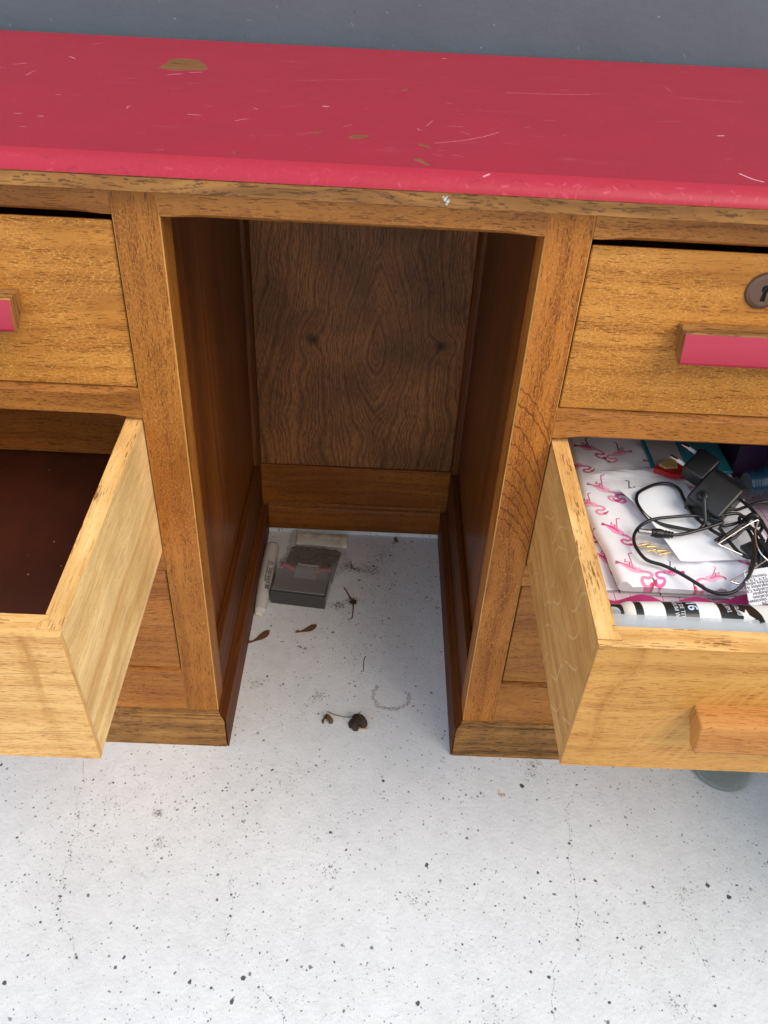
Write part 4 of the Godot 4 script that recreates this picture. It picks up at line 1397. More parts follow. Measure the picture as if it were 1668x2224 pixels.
func paper_tube() -> void:
	var o := thing("sealant_tube", "long off-white tube with black lettering lying along the left kneehole plinth", "tube", Vector3(-0.1395, 0.0125, -0.2390))
	var dir := Vector3(0.0030, 0.0, -0.1610).normalized()
	var sd := Vector3(-dir.z, 0, dir.x)
	var mb := MB.new()
	var rings := []
	for s in [[0.0, 0.0035, 0.0075], [0.004, 0.0062, 0.0088], [0.030, 0.0095, 0.0103], [0.060, 0.0118, 0.0116], [0.120, 0.0121, 0.0121], [0.146, 0.0121, 0.0121], [0.152, 0.0105, 0.0105], [0.158, 0.0078, 0.0078], [0.163, 0.0060, 0.0060]]:
		var ring := []
		for k in 24:
			var an := TAU * k / 24.0
			ring.append(dir * s[0] + Vector3(0, cos(an) * s[1] - 0.0125 + s[1] + 0.0004, 0) + sd * sin(an) * s[2])
		rings.append(ring)
	mb.loft(rings, true, true, 0.5)
	var body := put("tube_body", mb, mat(Color8(200, 192, 184), 0.55), o)
	var r := 0.01225
	var place := func(a0: float, s0: float):
		return func(x: float, y: float):
			var an: float = a0 - y / r
			return dir * (s0 + x) + Vector3(0, cos(an) * r - 0.0003, 0) + sd * sin(an) * r
	var nrm := func(a0: float):
		return func(_x: float, y: float):
			var an: float = a0 - y / r
			return Vector3(0, cos(an), 0) + sd * sin(an)
	put("lettering", words("SILSTENCRYL  10", 0.0062, bold, place.call(0.95, 0.036), nrm.call(0.95)), mat(Color8(24, 22, 22), 0.6), body)
	put("lettering", words("mastic sanitaire blanc", 0.0036, bold, place.call(0.30, 0.052), nrm.call(0.30)), mat(Color8(40, 37, 36), 0.6), body)
	var fp := MB.new()
	var a := Vector3(-0.0065, -0.0085, 0.004)
	fp.loft([[a, a + Vector3(0.0105, -0.0028, 0.001), a + Vector3(0.0040, 0.0035, -0.0185)], [a + Vector3(0, 0.0008, 0), a + Vector3(0.0105, -0.0020, 0.001), a + Vector3(0.0040, 0.0043, -0.0185)]])
	put("torn_flap", fp, mat(Color8(226, 220, 184), 0.6), o)


# ---------------------------------------------------------------- in the open drawer on the right
func flamingo(im: Image, at: Vector2, s: float, turn: float, flip: float, c: Color, legs: Color) -> void:   # one printed bird, legs up
	var T := func(x: float, y: float): return at + (Vector2(x * flip, y) * s).rotated(turn)
	var body := PackedVector2Array()
	for k in 18:
		var an := TAU * k / 18.0
		body.append(T.call(cos(an) * 26.0, sin(an) * 14.0 * (1.0 if cos(an) > -0.3 else 0.7) + cos(an) * 7.0))
	shape(im, body, c.lerp(Color.WHITE, 0.45), 0.9)
	var wing := PackedVector2Array()
	for q in [[-30, -12], [-12, -12], [8, -4], [14, 6], [2, 2], [-14, -3]]:
		wing.append(T.call(q[0], q[1]))
	shape(im, wing, c, 0.9)
	for k in 3:
		line(im, [T.call(-24, -9), T.call(-36.0, -14.0 + k * 4.0)], 2.0 * s, c.darkened(0.15), 0.9)
	var neck := curve([Vector3(22, 10, 0), Vector3(36, 12, 0), Vector3(46, 20, 0), Vector3(40, 30, 0), Vector3(26, 30, 0), Vector3(24, 40, 0), Vector3(34, 48, 0), Vector3(46, 46, 0)], 8)
	var np := []
	for q in neck:
		np.append(T.call(q.x, q.y))
	line(im, np, 3.6 * s, c.lerp(Color.WHITE, 0.2), 0.95)
	dab(im, T.call(48, 43).x, T.call(48, 43).y, 5.5 * s, c.darkened(0.1), 1.0)
	shape(im, PackedVector2Array([T.call(49, 47), T.call(54, 41), T.call(58, 32), T.call(53, 34), T.call(46, 42)]), Color8(206, 40, 84), 1.0)
	shape(im, PackedVector2Array([T.call(55, 38), T.call(59, 30), T.call(53, 33)]), Color8(30, 22, 28), 1.0)
	line(im, [T.call(4, -9), T.call(0, -29), T.call(-4, -49), T.call(4, -53)], 1.35 * s, legs, 0.95)
	line(im, [T.call(-4, -9), T.call(-2, -20), T.call(-14, -17), T.call(-13, -27)], 1.35 * s, legs, 0.95)


func cloth_print() -> ImageTexture:
	var n := 1024
	var im := tinted(n, n, Color8(240, 239, 244), [[601, 0.01, 2, 0.02]])
	var to := func(x, z): return Vector2((x - 0.20) / 0.30, (z + 0.16) / 0.30) * n
	var hot := Color8(226, 70, 142)
	var soft := Color8(232, 120, 158)
	var deep := Color8(196, 50, 106)
	var ink := Color8(52, 34, 48)
	for f in [[0.2695, -0.1050, 1.15, 0.15, 1.0, deep, ink], [0.3065, -0.0985, 1.15, -0.1, -1.0, soft, ink], [0.2705, -0.0290, 1.15, 0.25, 1.0, soft, deep], [0.3025, -0.0240, 1.15, 0.0, -1.0, hot, ink], [0.2720, 0.0400, 1.1, 0.35, 1.0, hot, Color8(222, 70, 110)], [0.2765, 0.0950, 1.15, 0.15, 1.0, soft, Color8(222, 80, 120)], [0.3140, 0.1000, 1.0, 0.1, -1.0, hot, ink],
		[0.2500, -0.0730, 1.0, 0.0, 1.0, deep, ink], [0.2530, -0.0020, 1.0, 0.2, 1.0, soft, deep], [0.3430, -0.0800, 1.1, 0.2, 1.0, soft, ink], [0.3380, -0.0150, 1.1, 0.1, 1.0, hot, ink], [0.3440, 0.0500, 1.1, -0.2, -1.0, soft, deep], [0.3520, 0.1070, 0.9, 0.3, -1.0, soft, Color8(222, 80, 120)], [0.3800, 0.0650, 1.0, 0.2, 1.0, hot, deep], [0.3850, -0.0400, 1.0, 0.2, -1.0, soft, ink], [0.2350, 0.0450, 1.1, 1.0, 1.0, soft, ink], [0.2330, 0.1000, 1.1, 0.6, -1.0, hot, deep]]:
		flamingo(im, to.call(f[0], f[1]), f[2] * 1.18, f[3], f[4], f[5], f[6])
	return ImageTexture.create_from_image(im)


func grid_print() -> ImageTexture:
	var im := tinted(512, 512, Color8(226, 204, 212), [[611, 0.02, 2, 0.03]])
	for k in 8:
		var t := k * 64.0 + 20.0
		line(im, [Vector2(t, 0), Vector2(t, 511)], 1.0, Color8(178, 60, 110), 0.8)
		line(im, [Vector2(0, t), Vector2(511, t)], 1.0, Color8(178, 60, 110), 0.8)
	return ImageTexture.create_from_image(im)


func in_drawer() -> void:
	# at the bottom a thick folded pink squared oilcloth
	var gp := thing("squared_oilcloth", "folded pale pink oilcloth printed with thin magenta squares under everything in the drawer", "oilcloth", Vector3(0.3585, 0.3600, 0.0))
	var mb := MB.new()
	mb.plan = Rect2(-0.2, -0.2, 0.128, 0.128)
	var rings := []
	for k in 25:
		var z := lerpf(-0.148, 0.158, k / 24.0)
		var ring := [Vector3(-0.1395, 0.006, z), Vector3(-0.1395, 0.044, z)]
		for j in 21:
			var x := lerpf(-0.137, 0.137, j / 20.0)
			ring.append(Vector3(x, 0.0500 + 0.0018 * sin(x * 70.0 + z * 20.0) + 0.0015 * sin(z * 90.0 + x * 30.0), z))
		ring.append(Vector3(0.1395, 0.044, z))
		ring.append(Vector3(0.1395, 0.006, z))
		rings.append(ring)
	mb.loft(rings, true, true, 0.3)
	put("folded_cloth", mb, mat(Color.WHITE, 0.5, grid_print()), gp)
	# the flamingo cloth: an under fold to the left and the thick top fold
	var fc := thing("flamingo_cloth", "white cloth printed with pink flamingos folded in the full drawer", "cloth", Vector3(0.30, 0.418, 0.0))
	var cm := mat(Color.WHITE, 0.75, cloth_print(), {"rim_enabled": true, "rim": 0.15})
	cm.texture_repeat = true
	var edge := func(z: float) -> float:
		var zz := [-0.15, -0.12, -0.03, -0.005, 0.033, 0.075, 0.128]
		var xx := [0.252, 0.252, 0.250, 0.2485, 0.252, 0.258, 0.2612]
		for i in 6:
			if z <= zz[i + 1]:
				return lerpf(xx[i], xx[i + 1], smoothstep(zz[i], zz[i + 1], z)) - 0.30
		return xx[6] - 0.30
	var nz := FastNoiseLite.new()
	nz.seed = 5
	nz.frequency = 9.0
	nz.fractal_octaves = 3
	mb = MB.new()
	mb.plan = Rect2(-0.10, -0.16, 0.30, 0.30)
	rings = []
	for k in 49:
		var t := k / 48.0
		var z := lerpf(-0.15, 0.1165, t)
		var xl: float = edge.call(z)
		var ring := []
		for j in 9:
			var an := PI * (1.0 + j / 16.0) 
			ring.append(Vector3(xl + 0.007 + cos(an) * 0.007, 0.0065 + 0.0, z) + Vector3(0, -sin(an) * 0.0, 0))
			ring[-1] = Vector3(xl + 0.007 - 0.007 * sin(PI * j / 8.0) , 0.0065 - 0.0062 * cos(PI * j / 8.0), z)
		for j in 34:
			var x := lerpf(xl + 0.010, 0.125, (j + 1) / 34.0)
			var y := 0.0128 + 0.0035 * nz.get_noise_2d(x * 1.2, z * 0.5) + 0.0022 * nz.get_noise_2d(x * 5.0 + 3.0, z * 2.0)
			y += 0.0035 * exp(-pow((x - 0.055 - 0.25 * (z - 0.1)) / 0.006, 2.0)) * smoothstep(0.04, 0.10, z)
			y += 0.0030 * exp(-pow((z + 0.058 + 0.22 * x) / 0.006, 2.0))
			if x > 0.045 and z > 0.05:
				y += 0.0022 * sin(x * 330.0 + z * 120.0) * smoothstep(0.045, 0.09, x)
			if t > 0.955:
				y -= 0.007 * pow((t - 0.955) / 0.045, 2.0)
			ring.append(Vector3(x, y, z + 0.010 * x * smoothstep(0.0, 0.12, z)))
		ring.append(Vector3(0.125, 0.0004, z))
		rings.append(ring)
	mb.loft(rings, true, true, 0.2)
	put("top_fold", mb, cm, fc)
	mb = MB.new()
	mb.plan = Rect2(-0.113, -0.13, 0.30, 0.30)
	rings = []
	for k in 33:
		var z := lerpf(-0.15, 0.112, k / 32.0)
		var ring := []
		for j in 13:
			var x := lerpf(-0.0835, 0.10, j / 12.0)
			ring.append(Vector3(x, 0.0002 + 0.0012 * sin(z * 60.0 + x * 40.0) + 0.004 * exp(-pow((x + 0.058) / 0.008, 2.0)) - 0.0025, z - 0.006 * cos(x * 40.0) * smoothstep(0.05, 0.12, z)))
		ring.append(Vector3(0.10, -0.0066, z))
		ring.append(Vector3(-0.0835, -0.0066, z))
		rings.append(ring)
	mb.loft(rings, true, true, 0.2)
	put("under_fold", mb, cm, fc)
	# a sheet of blank white paper, its left edge lifted
	mb = MB.new()
	var B := [Vector2(0.2861, -0.0186), Vector2(0.3235, 0.0905), Vector2(0.4000, 0.0830), Vector2(0.3640, -0.0400)]
	for side in 2:
		mb.sheet(24, 30, func(u: float, v: float):
			var p: Vector2 = B[0].lerp(B[3], u).lerp(B[1].lerp(B[2], u), v)
			return Vector3(p.x, 0.4352 + 0.0068 * exp(-u * 5.0) * (0.45 + 0.55 * sin(PI * v)) + 0.0015 * sin(v * 5.0 + u * 4.0) - side * 0.0004, p.y),
			func(u: float, v: float, _p: Vector3): return Vector2(u, v))
	tag(put("white_paper", mb, mat(Color8(242, 243, 247), 0.7)), "blank white paper sheet lying on the flamingo cloth under the cable", "paper")
	# magenta felt with a scalloped edge
	var fe := thing("magenta_felt", "magenta felt strip with a scalloped edge behind the paint tube", "felt", Vector3(0.33, 0.4150, 0.16))
	var fm := mat(Color8(176, 46, 104), 0.9, null, {"rim_enabled": true, "rim": 0.3})
	mb = MB.new()
	for side in 2:
		mb.sheet(80, 8, func(u: float, v: float):
			var x := lerpf(-0.112, 0.125, u)
			var back := -0.0275 - 0.0042 * absf(sin((x + 0.112) * 62.0 + 0.9))
			return Vector3(x, 0.0085 + 0.003 * sin((x + 0.112) * 62.0 * 2.0) * (1.0 - v) - side * 0.0015, lerpf(back, 0.035, v)),
			func(u: float, v: float, _p: Vector3): return Vector2(u, v))
	put("strip", mb, fm, fe)
	mb = MB.new()
	for side in 2:
		mb.sheet(16, 10, func(u: float, v: float):
			var p := Vector2(0.012, -0.0250).lerp(Vector2(0.085, -0.036), u).lerp(Vector2(0.032, 0.020).lerp(Vector2(0.105, 0.018), u), v)
			return Vector3(p.x, 0.0115 + 0.0075 * exp(-pow((u - 0.42) / 0.16, 2.0)) - side * 0.0012, p.y),
			func(u: float, v: float, _p: Vector3): return Vector2(u, v))
	put("fold", mb, fm, fe)
	paint_tube()
	plastic_box()
	adapter()
	brass_tips()
	clip()
	adapter_tag()
	behind()


func paint_tube() -> void:
	var o := thing("paint_tube", "black and white tube of white acrylic paint lying along the drawer front", "paint tube", Vector3(0.2480, 0.4572, 0.1915))
	o.rotation.y = 0.06
	var X := Vector3.RIGHT
	var prof := func(s: float) -> Vector2:      # half height and half depth at s along the tube
		var f := smoothstep(0.05, 0.150, s)
		return Vector2(lerpf(0.0145, 0.0028, f), lerpf(0.0145, 0.0208, f))
	var point := func(s: float, an: float, lift: float):
		var q: Vector2 = prof.call(s)
		return Vector3(s, cos(an) * (q.x + lift) - lerpf(0.0, 0.005, smoothstep(0.05, 0.150, s)), sin(an) * (q.y + lift))
	var im := Image.create_empty(512, 256, false, Image.FORMAT_RGB8)
	im.fill(Color8(30, 28, 28))
	var sc := 512.0 / 0.15
	for b in [[0.0070, 0.0257], [0.0540, 0.0730]]:
		shape(im, PackedVector2Array([Vector2(b[0] * sc, 8), Vector2(b[1] * sc, 8), Vector2(b[1] * sc, 128), Vector2(b[0] * sc, 128)]), Color8(236, 235, 230))
	shape(im, PackedVector2Array([Vector2(0.111 * sc, -1), Vector2(513, -1), Vector2(513, 257), Vector2(0.111 * sc, 257)]), Color8(236, 235, 230))
	shape(im, PackedVector2Array([Vector2(0.100 * sc, 128), Vector2(0.1145 * sc, 108), Vector2(0.1145 * sc, 60), Vector2(0.109 * sc, 20), Vector2(0.10 * sc, 20)]), Color8(30, 28, 28))
	var star := PackedVector2Array()
	for k in 10:
		var an := TAU * k / 10.0
		star.append(Vector2(0.0985 * sc, 74) + Vector2(cos(an), sin(an)) * (26.0 if k % 2 == 0 else 12.0))
	shape(im, star, Color8(236, 235, 230))
	var mb := MB.new()
	mb.sheet(60, 48, func(u: float, v: float): return point.call(u * 0.15, v * TAU - PI / 2.0, 0.0), func(u: float, v: float, _p: Vector3): return Vector2(u, v))
	for i in mb.v.size():        # the sheet closes round the tube: normals straight out
		var q: Vector2 = prof.call(mb.v[i].x)
		mb.n[i] = Vector3(0, (mb.v[i].y + lerpf(0.0, 0.005, smoothstep(0.05, 0.150, mb.v[i].x))) / (q.x * q.x), mb.v[i].z / (q.y * q.y)).normalized()
	var body := put("tube_body", mb, mat(Color.WHITE, 0.3, ImageTexture.create_from_image(im)), o)
	var cp := MB.new()
	cp.lathe([Vector2(0.0001, -0.028), Vector2(0.0112, -0.030), Vector2(0.0122, -0.029), Vector2(0.0126, -0.012), Vector2(0.0126, -0.0090), Vector2(0.0001, -0.0088)], Vector3.ZERO, X, 32)
	put("cap", cp, mat(Color8(24, 22, 22), 0.35), o)
	var sh := MB.new()
	sh.lathe([Vector2(0.0060, -0.0092), Vector2(0.0110, -0.0090), Vector2(0.0133, -0.0068), Vector2(0.0144, -0.0030), Vector2(0.0147, 0.0004)], Vector3.ZERO, X, 40)
	put("shoulder", sh, mat(Color8(236, 230, 220), 0.35), o)
	var cr := MB.new()
	cr.box(Vector3(0.1495, -0.0073, -0.0212), Vector3(0.160, -0.0027, 0.0212), 0.001)
	put("crimp", cr, mat(Color8(236, 235, 230), 0.35), o)
	# the words run round the tube, from the far side towards the front
	for t in [["116", 0.0082, 0.0430, -0.95, Color8(200, 214, 232)], ["BLANC DE TITANE", 0.0036, 0.0375, -1.30, Color8(226, 228, 232)], ["TITANIUM WHITE", 0.0036, 0.0325, -1.20, Color8(226, 228, 232)], ["ACRYL", 0.0046, 0.0790, -0.75, Color8(226, 228, 232)], ["Fluid", 0.0050, 0.0880, -0.55, Color8(226, 228, 232)], ["GR", 0.0062, 0.1190, 0.0, Color8(30, 28, 28)]]:
		var r: float = 0.0146 if t[2] < 0.06 else 0.018
		var place := func(x: float, y: float): return point.call(t[2] + y, t[3] + x / r, 0.00025)
		var nrm := func(x: float, y: float): return (point.call(t[2] + y, t[3] + x / r, 0.01) - point.call(t[2] + y, t[3] + x / r, 0.0)).normalized()
		put("lettering", words(t[0], t[1], bold if t[0] == "116" else font, place, nrm), mat(t[4], 0.4), body)


func plastic_box() -> void:
	var o := thing("plastic_box", "clear plastic storage box standing against the inside of the drawer front", "box", Vector3(0.3550, 0.352, 0.2215))
	var mb := MB.new()
	mb.box(Vector3(-0.1380, 0.0, -0.0075), Vector3(0.1340, 0.1300, 0.0075), 0.0015)
	put("box_body", mb, M.clear, o)
	mb = MB.new()
	mb.box(Vector3(-0.1390, 0.1255, -0.0092), Vector3(-0.0130, 0.1325, 0.0090), 0.0016)
	mb.box(Vector3(-0.0115, 0.1245, -0.0086), Vector3(0.1345, 0.1305, 0.0090), 0.0016)
	put("box_lid", mb, M.clear, o)
	for x in [-0.137, 0.010]:
		var tb := MB.new()
		var a := []
		var b := []
		var w := 0.0075 if x < 0.0 else 0.0215
		for k in 15:
			var an := PI * k / 14.0
			a.append(Vector3(x + w * 0.6 + cos(an) * w, 0.1300 + sin(an) * 0.0075, -0.0105))
			b.append(Vector3(x + w * 0.6 + cos(an) * w, 0.1300 + sin(an) * 0.0075, -0.0080))
		tb.loft([a, b])
		put("latch", tb, M.clear, o)


func adapter() -> void:
	var o := thing("power_adapter", "black plug-in power adapter with two pins and a long black cable", "adapter", Vector3(0.3716, 0.431, 0.0161))
	# the housing leans: ea runs towards the pins, eb across, en out of its large face
	var ea := Vector3(-0.6985, 0.1518, -0.6993).normalized()
	var eb := Vector3(0.681, 0.4413, -0.5844)
	eb = (eb - ea * eb.dot(ea)).normalized()
	var en := eb.cross(ea).normalized()
	if en.y < 0.0:
		en = -en
	var ct := Vector3(0.3732, 0.4621, 0.0129) - o.position
	var box := func(mb2: MB, a0: float, a1: float, b0: float, b1: float, n0: float, n1: float, ch: float):
		var rr := 0.003
		var rings2 := []
		for s in [[n0, ch], [n0 + ch, 0.0], [n1 - ch, 0.0], [n1 - ch * 0.7, ch * 0.1], [n1 - ch * 0.3, ch * 0.35], [n1 - ch * 0.08, ch * 0.65], [n1, ch]]:
			var ring := []
			var corner := [[a0, b0, PI, 1.0, 1.0], [a1, b0, -PI / 2.0, -1.0, 1.0], [a1, b1, 0.0, -1.0, -1.0], [a0, b1, PI / 2.0, 1.0, -1.0]]
			for q in corner:
				for e in 4:
					var an: float = q[2] + PI / 2.0 * e / 3.0
					ring.append(ct + ea * (q[0] + q[3] * (s[1] + rr) + cos(an) * rr) + eb * (q[1] + q[4] * (s[1] + rr) + sin(an) * rr) + en * s[0])
			rings2.append(ring)
		mb2.loft(rings2, true, true, 0.5)
	var mb := MB.new()
	var section := [Vector2(-0.0215, -0.027), Vector2(-0.0215, -0.003), Vector2(-0.0206, -0.0008), Vector2(-0.0185, 0.0), Vector2(0.0175, 0.0), Vector2(0.0196, -0.0004), Vector2(0.0214, -0.0016), Vector2(0.0228, -0.0034), Vector2(0.0385, -0.0255), Vector2(0.0388, -0.0285), Vector2(0.0370, -0.031), Vector2(-0.019, -0.030)]
	var slices := []
	for e in [[-0.0190, 0.90], [-0.0183, 0.96], [-0.0168, 1.0], [0.0172, 1.0], [0.0186, 0.97], [0.0192, 0.92]]:
		var ring := []
		for q in section:
			var m: Vector2 = Vector2(0.006, -0.015).lerp(q, e[1])
			ring.append(ct + ea * e[0] + eb * m.x + en * m.y)
		slices.append(ring)
	mb.loft(slices, true, true, 0.6)
	var housing := put("housing", mb, M.black_plastic, o)
	mb = MB.new()
	box.call(mb, 0.0056, 0.0061, -0.0217, 0.0200, -0.026, 0.0002, 0.0030)
	put("seam", mb, M.black_plastic, housing)
	mb = MB.new()
	box.call(mb, 0.0190, 0.0440, 0.0050, 0.0365, -0.024, -0.002, 0.0022)
	put("plug_block", mb, M.black_plastic, housing)
	for bpos in [0.0118, 0.0308]:
		var c: Vector3 = ct + ea * 0.0438 + eb * bpos - en * 0.009
		var sl := MB.new()
		sl.lathe([Vector2(0.0001, 0.0), Vector2(0.0021, 0.0), Vector2(0.0020, 0.0100), Vector2(0.0001, 0.0100)], c, ea, 14)
		var tp := MB.new()
		tp.lathe([Vector2(0.0017, 0.0098), Vector2(0.0018, 0.0175), Vector2(0.0012, 0.0188), Vector2(0.0001, 0.0190)], c, ea, 14)
		put("pin", tp.add_to(sl.add_to(ArrayMesh.new(), mat(Color8(206, 206, 210), 0.4)), M.steel), null, housing)
	var rt := MB.new()
	rt.lathe([Vector2(0.0058, -0.0004), Vector2(0.0052, 0.0016), Vector2(0.0034, 0.0024), Vector2(0.0001, 0.0024)], ct + ea * 0.0080 - eb * 0.0105, en, 20)
	put("cable_gland", rt, M.black_plastic, housing)
	var off := o.position
	var cable := func(called: String, pts: Array, r: float):
		var q := []
		for p in pts:
			q.append(Vector3(p[0], p[2], p[1]) - off)
		var m2 := MB.new()
		m2.tube(curve(q, 8), r, 10)
		put(called, m2, M.cable, o)
	cable.call("cable", [[0.3605, 0.0135, 0.4570], [0.3590, 0.0165, 0.4630], [0.3585, 0.0235, 0.4620], [0.3590, 0.0330, 0.4530], [0.3590, 0.0400, 0.4470], [0.3555, 0.0455, 0.4440], [0.3493, 0.0480, 0.4405], [0.3347, 0.0447, 0.4400], [0.3160, 0.0389, 0.4400], [0.3045, 0.0295, 0.4410], [0.2989, 0.0136, 0.4425], [0.3001, -0.0003, 0.4430], [0.3075, -0.0118, 0.4425], [0.3268, -0.0277, 0.4400], [0.3414, -0.0313, 0.4395], [0.3509, -0.0231, 0.4395], [0.3516, -0.0042, 0.4400], [0.3545, 0.0230, 0.4400], [0.3627, 0.0427, 0.4410], [0.3700, 0.0560, 0.4430], [0.3800, 0.0640, 0.4450]], 0.0018)
	cable.call("cable", [[0.3215, 0.0597, 0.4430], [0.3330, 0.0570, 0.4425], [0.3513, 0.0506, 0.4440], [0.3700, 0.0445, 0.4470], [0.3755, 0.0415, 0.4480], [0.3715, 0.0378, 0.4470], [0.3605, 0.0314, 0.4450], [0.3500, 0.0292, 0.4445], [0.3288, 0.0322, 0.4440], [0.3091, 0.0372, 0.4440], [0.2954, 0.0447, 0.4420], [0.2865, 0.0560, 0.4405], [0.2836, 0.0660, 0.4385], [0.2848, 0.0780, 0.4375], [0.2907, 0.0916, 0.4370], [0.3044, 0.0997, 0.4380], [0.3171, 0.1103, 0.4385], [0.3299, 0.1255, 0.4395], [0.3365, 0.1336, 0.4400], [0.3473, 0.1376, 0.4400], [0.3605, 0.1356, 0.4430], [0.3723, 0.1253, 0.4490], [0.3834, 0.1073, 0.4530], [0.3910, 0.0850, 0.4540], [0.3950, 0.0615, 0.4520], [0.3925, 0.0448, 0.4500], [0.3960, 0.0330, 0.4480], [0.4080, 0.0300, 0.4460], [0.4200, 0.0400, 0.4450]], 0.0017)
	cable.call("cable_coil", [[0.3783, 0.0331, 0.4430], [0.3750, 0.0370, 0.4420], [0.3790, 0.0405, 0.4420], [0.3932, 0.0370, 0.4440], [0.4010, 0.0330, 0.4460], [0.3960, 0.0270, 0.4480], [0.3828, 0.0285, 0.4470], [0.3770, 0.0330, 0.4480], [0.3840, 0.0260, 0.4520], [0.3960, 0.0230, 0.4500], [0.4079, 0.0130, 0.4460], [0.4237, 0.0040, 0.4450], [0.4400, 0.0010, 0.4450], [0.4560, 0.0060, 0.4440]], 0.0017)
	cable.call("cable_coil", [[0.3633, 0.0638, 0.4420], [0.3768, 0.0562, 0.4440], [0.3904, 0.0475, 0.4480], [0.4027, 0.0385, 0.4510], [0.4101, 0.0420, 0.4520], [0.4152, 0.0560, 0.4500], [0.4140, 0.0720, 0.4480], [0.4060, 0.0830, 0.4470], [0.4000, 0.0740, 0.4490], [0.4010, 0.0580, 0.4510], [0.3930, 0.0500, 0.4530], [0.3780, 0.0580, 0.4480], [0.3670, 0.0655, 0.4430], [0.3690, 0.0680, 0.4420], [0.3810, 0.0640, 0.4470], [0.3920, 0.0560, 0.4520], [0.4000, 0.0610, 0.4550], [0.4040, 0.0750, 0.4530]], 0.0017)
	cable.call("cable_coil", [[0.4050, 0.0020, 0.4480], [0.4090, 0.0090, 0.4480], [0.4135, 0.0180, 0.4470], [0.4160, 0.0300, 0.4470], [0.4158, 0.0420, 0.4480], [0.4080, 0.0560, 0.4500], [0.4000, 0.0650, 0.4540], [0.3930, 0.0760, 0.4560], [0.3890, 0.0900, 0.4540], [0.3850, 0.1020, 0.4490], [0.3810, 0.1110, 0.4460], [0.3900, 0.1060, 0.4480], [0.3960, 0.0920, 0.4520], [0.4060, 0.0800, 0.4510], [0.4180, 0.0720, 0.4480], [0.4300, 0.0640, 0.4460]], 0.0018)
	cable.call("cable_coil", [[0.3700, 0.0500, 0.4470], [0.3730, 0.0600, 0.4460], [0.3760, 0.0730, 0.4450], [0.3800, 0.0850, 0.4450], [0.3860, 0.0920, 0.4460], [0.3960, 0.0900, 0.4480], [0.4050, 0.0800, 0.4500], [0.4120, 0.0680, 0.4490], [0.4200, 0.0560, 0.4470]], 0.0018)
	var tie := MB.new()
	tie.tube(curve([Vector3(0.3985, 0.4475, 0.0405) - off, Vector3(0.4010, 0.4575, 0.0420) - off, Vector3(0.4050, 0.4590, 0.0450) - off, Vector3(0.4080, 0.4500, 0.0480) - off], 5), 0.0032, 8)
	put("cable_tie", tie, M.black_plastic, o)
	# the round low-voltage plug
	var t0 := Vector3(0.2895, 0.4432, 0.0559) - off
	var dr := (Vector3(0.3227, 0.4432, 0.0599) - off - t0).normalized()
	var bar := MB.new()
	bar.lathe([Vector2(0.0012, 0.0012), Vector2(0.0012, 0.0), Vector2(0.0026, 0.0), Vector2(0.0028, 0.0006), Vector2(0.0028, 0.0125), Vector2(0.0001, 0.0125)], t0, dr, 20)
	var plug := put("plug", bar, M.steel, o)
	var hb := MB.new()
	hb.lathe([Vector2(0.0001, 0.0122), Vector2(0.0036, 0.0122), Vector2(0.0041, 0.0130), Vector2(0.0041, 0.0155), Vector2(0.0047, 0.0165), Vector2(0.0047, 0.0205), Vector2(0.0042, 0.0235), Vector2(0.0035, 0.0240), Vector2(0.0035, 0.0252), Vector2(0.0040, 0.0255), Vector2(0.0039, 0.0270), Vector2(0.0032, 0.0273), Vector2(0.0032, 0.0284), Vector2(0.0037, 0.0287), Vector2(0.0036, 0.0300), Vector2(0.0029, 0.0303), Vector2(0.0029, 0.0313), Vector2(0.0033, 0.0316), Vector2(0.0032, 0.0330), Vector2(0.0021, 0.0333)], t0, dr, 20, 1.0, 0.9)
	put("grip", hb, M.black_plastic, plug)
	var hole := MB.new()
	hole.lathe([Vector2(0.0001, 0.0004), Vector2(0.0020, 0.0004)], t0 - dr * 0.0006, dr, 16)
	put("socket", hole, M.black_plastic, plug)


func brass_tips() -> void:
	var o := thing("brass_tips", "five small brass tips in a clear sachet beside the round cable plug", "tips", Vector3(0.3040, 0.4335, 0.0715))
	for t in [[-0.0105, -0.0040, 0.30], [-0.0055, -0.0010, 0.12], [-0.0020, 0.0035, 0.30], [0.0030, 0.0045, 0.10], [0.0075, 0.0078, 0.32]]:
		var mb := MB.new()
		var dir := Vector3(cos(t[2]), 0.0, -sin(t[2]))
		mb.lathe([Vector2(0.0001, -0.0072), Vector2(0.0006, -0.0070), Vector2(0.0011, -0.0035), Vector2(0.0017, -0.0030), Vector2(0.0017, 0.0010), Vector2(0.0012, 0.0014), Vector2(0.0013, 0.0058), Vector2(0.0006, 0.0082), Vector2(0.0001, 0.0084)], Vector3(t[0], 0.0022, t[1]), dir, 12)
		put("brass_tip", mb, M.brass, o)
	var s := MB.new()
	s.sheet(22, 16, func(u: float, v: float):
		var e := minf(minf(u, 1.0 - u), minf(v, 1.0 - v)) * 5.0
		return Vector3(lerpf(-0.021, 0.021, u), 0.0008 + 0.0038 * clampf(e, 0.0, 1.0) + 0.0007 * sin(u * 31.0 + v * 17.0) * clampf(e, 0.0, 1.0), lerpf(-0.0105, 0.0145, v) - 0.25 * lerpf(-0.021, 0.021, u) + lerpf(-0.021, 0.021, u) * 0.55),
		func(u: float, v: float, _p: Vector3): return Vector2(u, v))
	put("sachet", s, M.film, o)


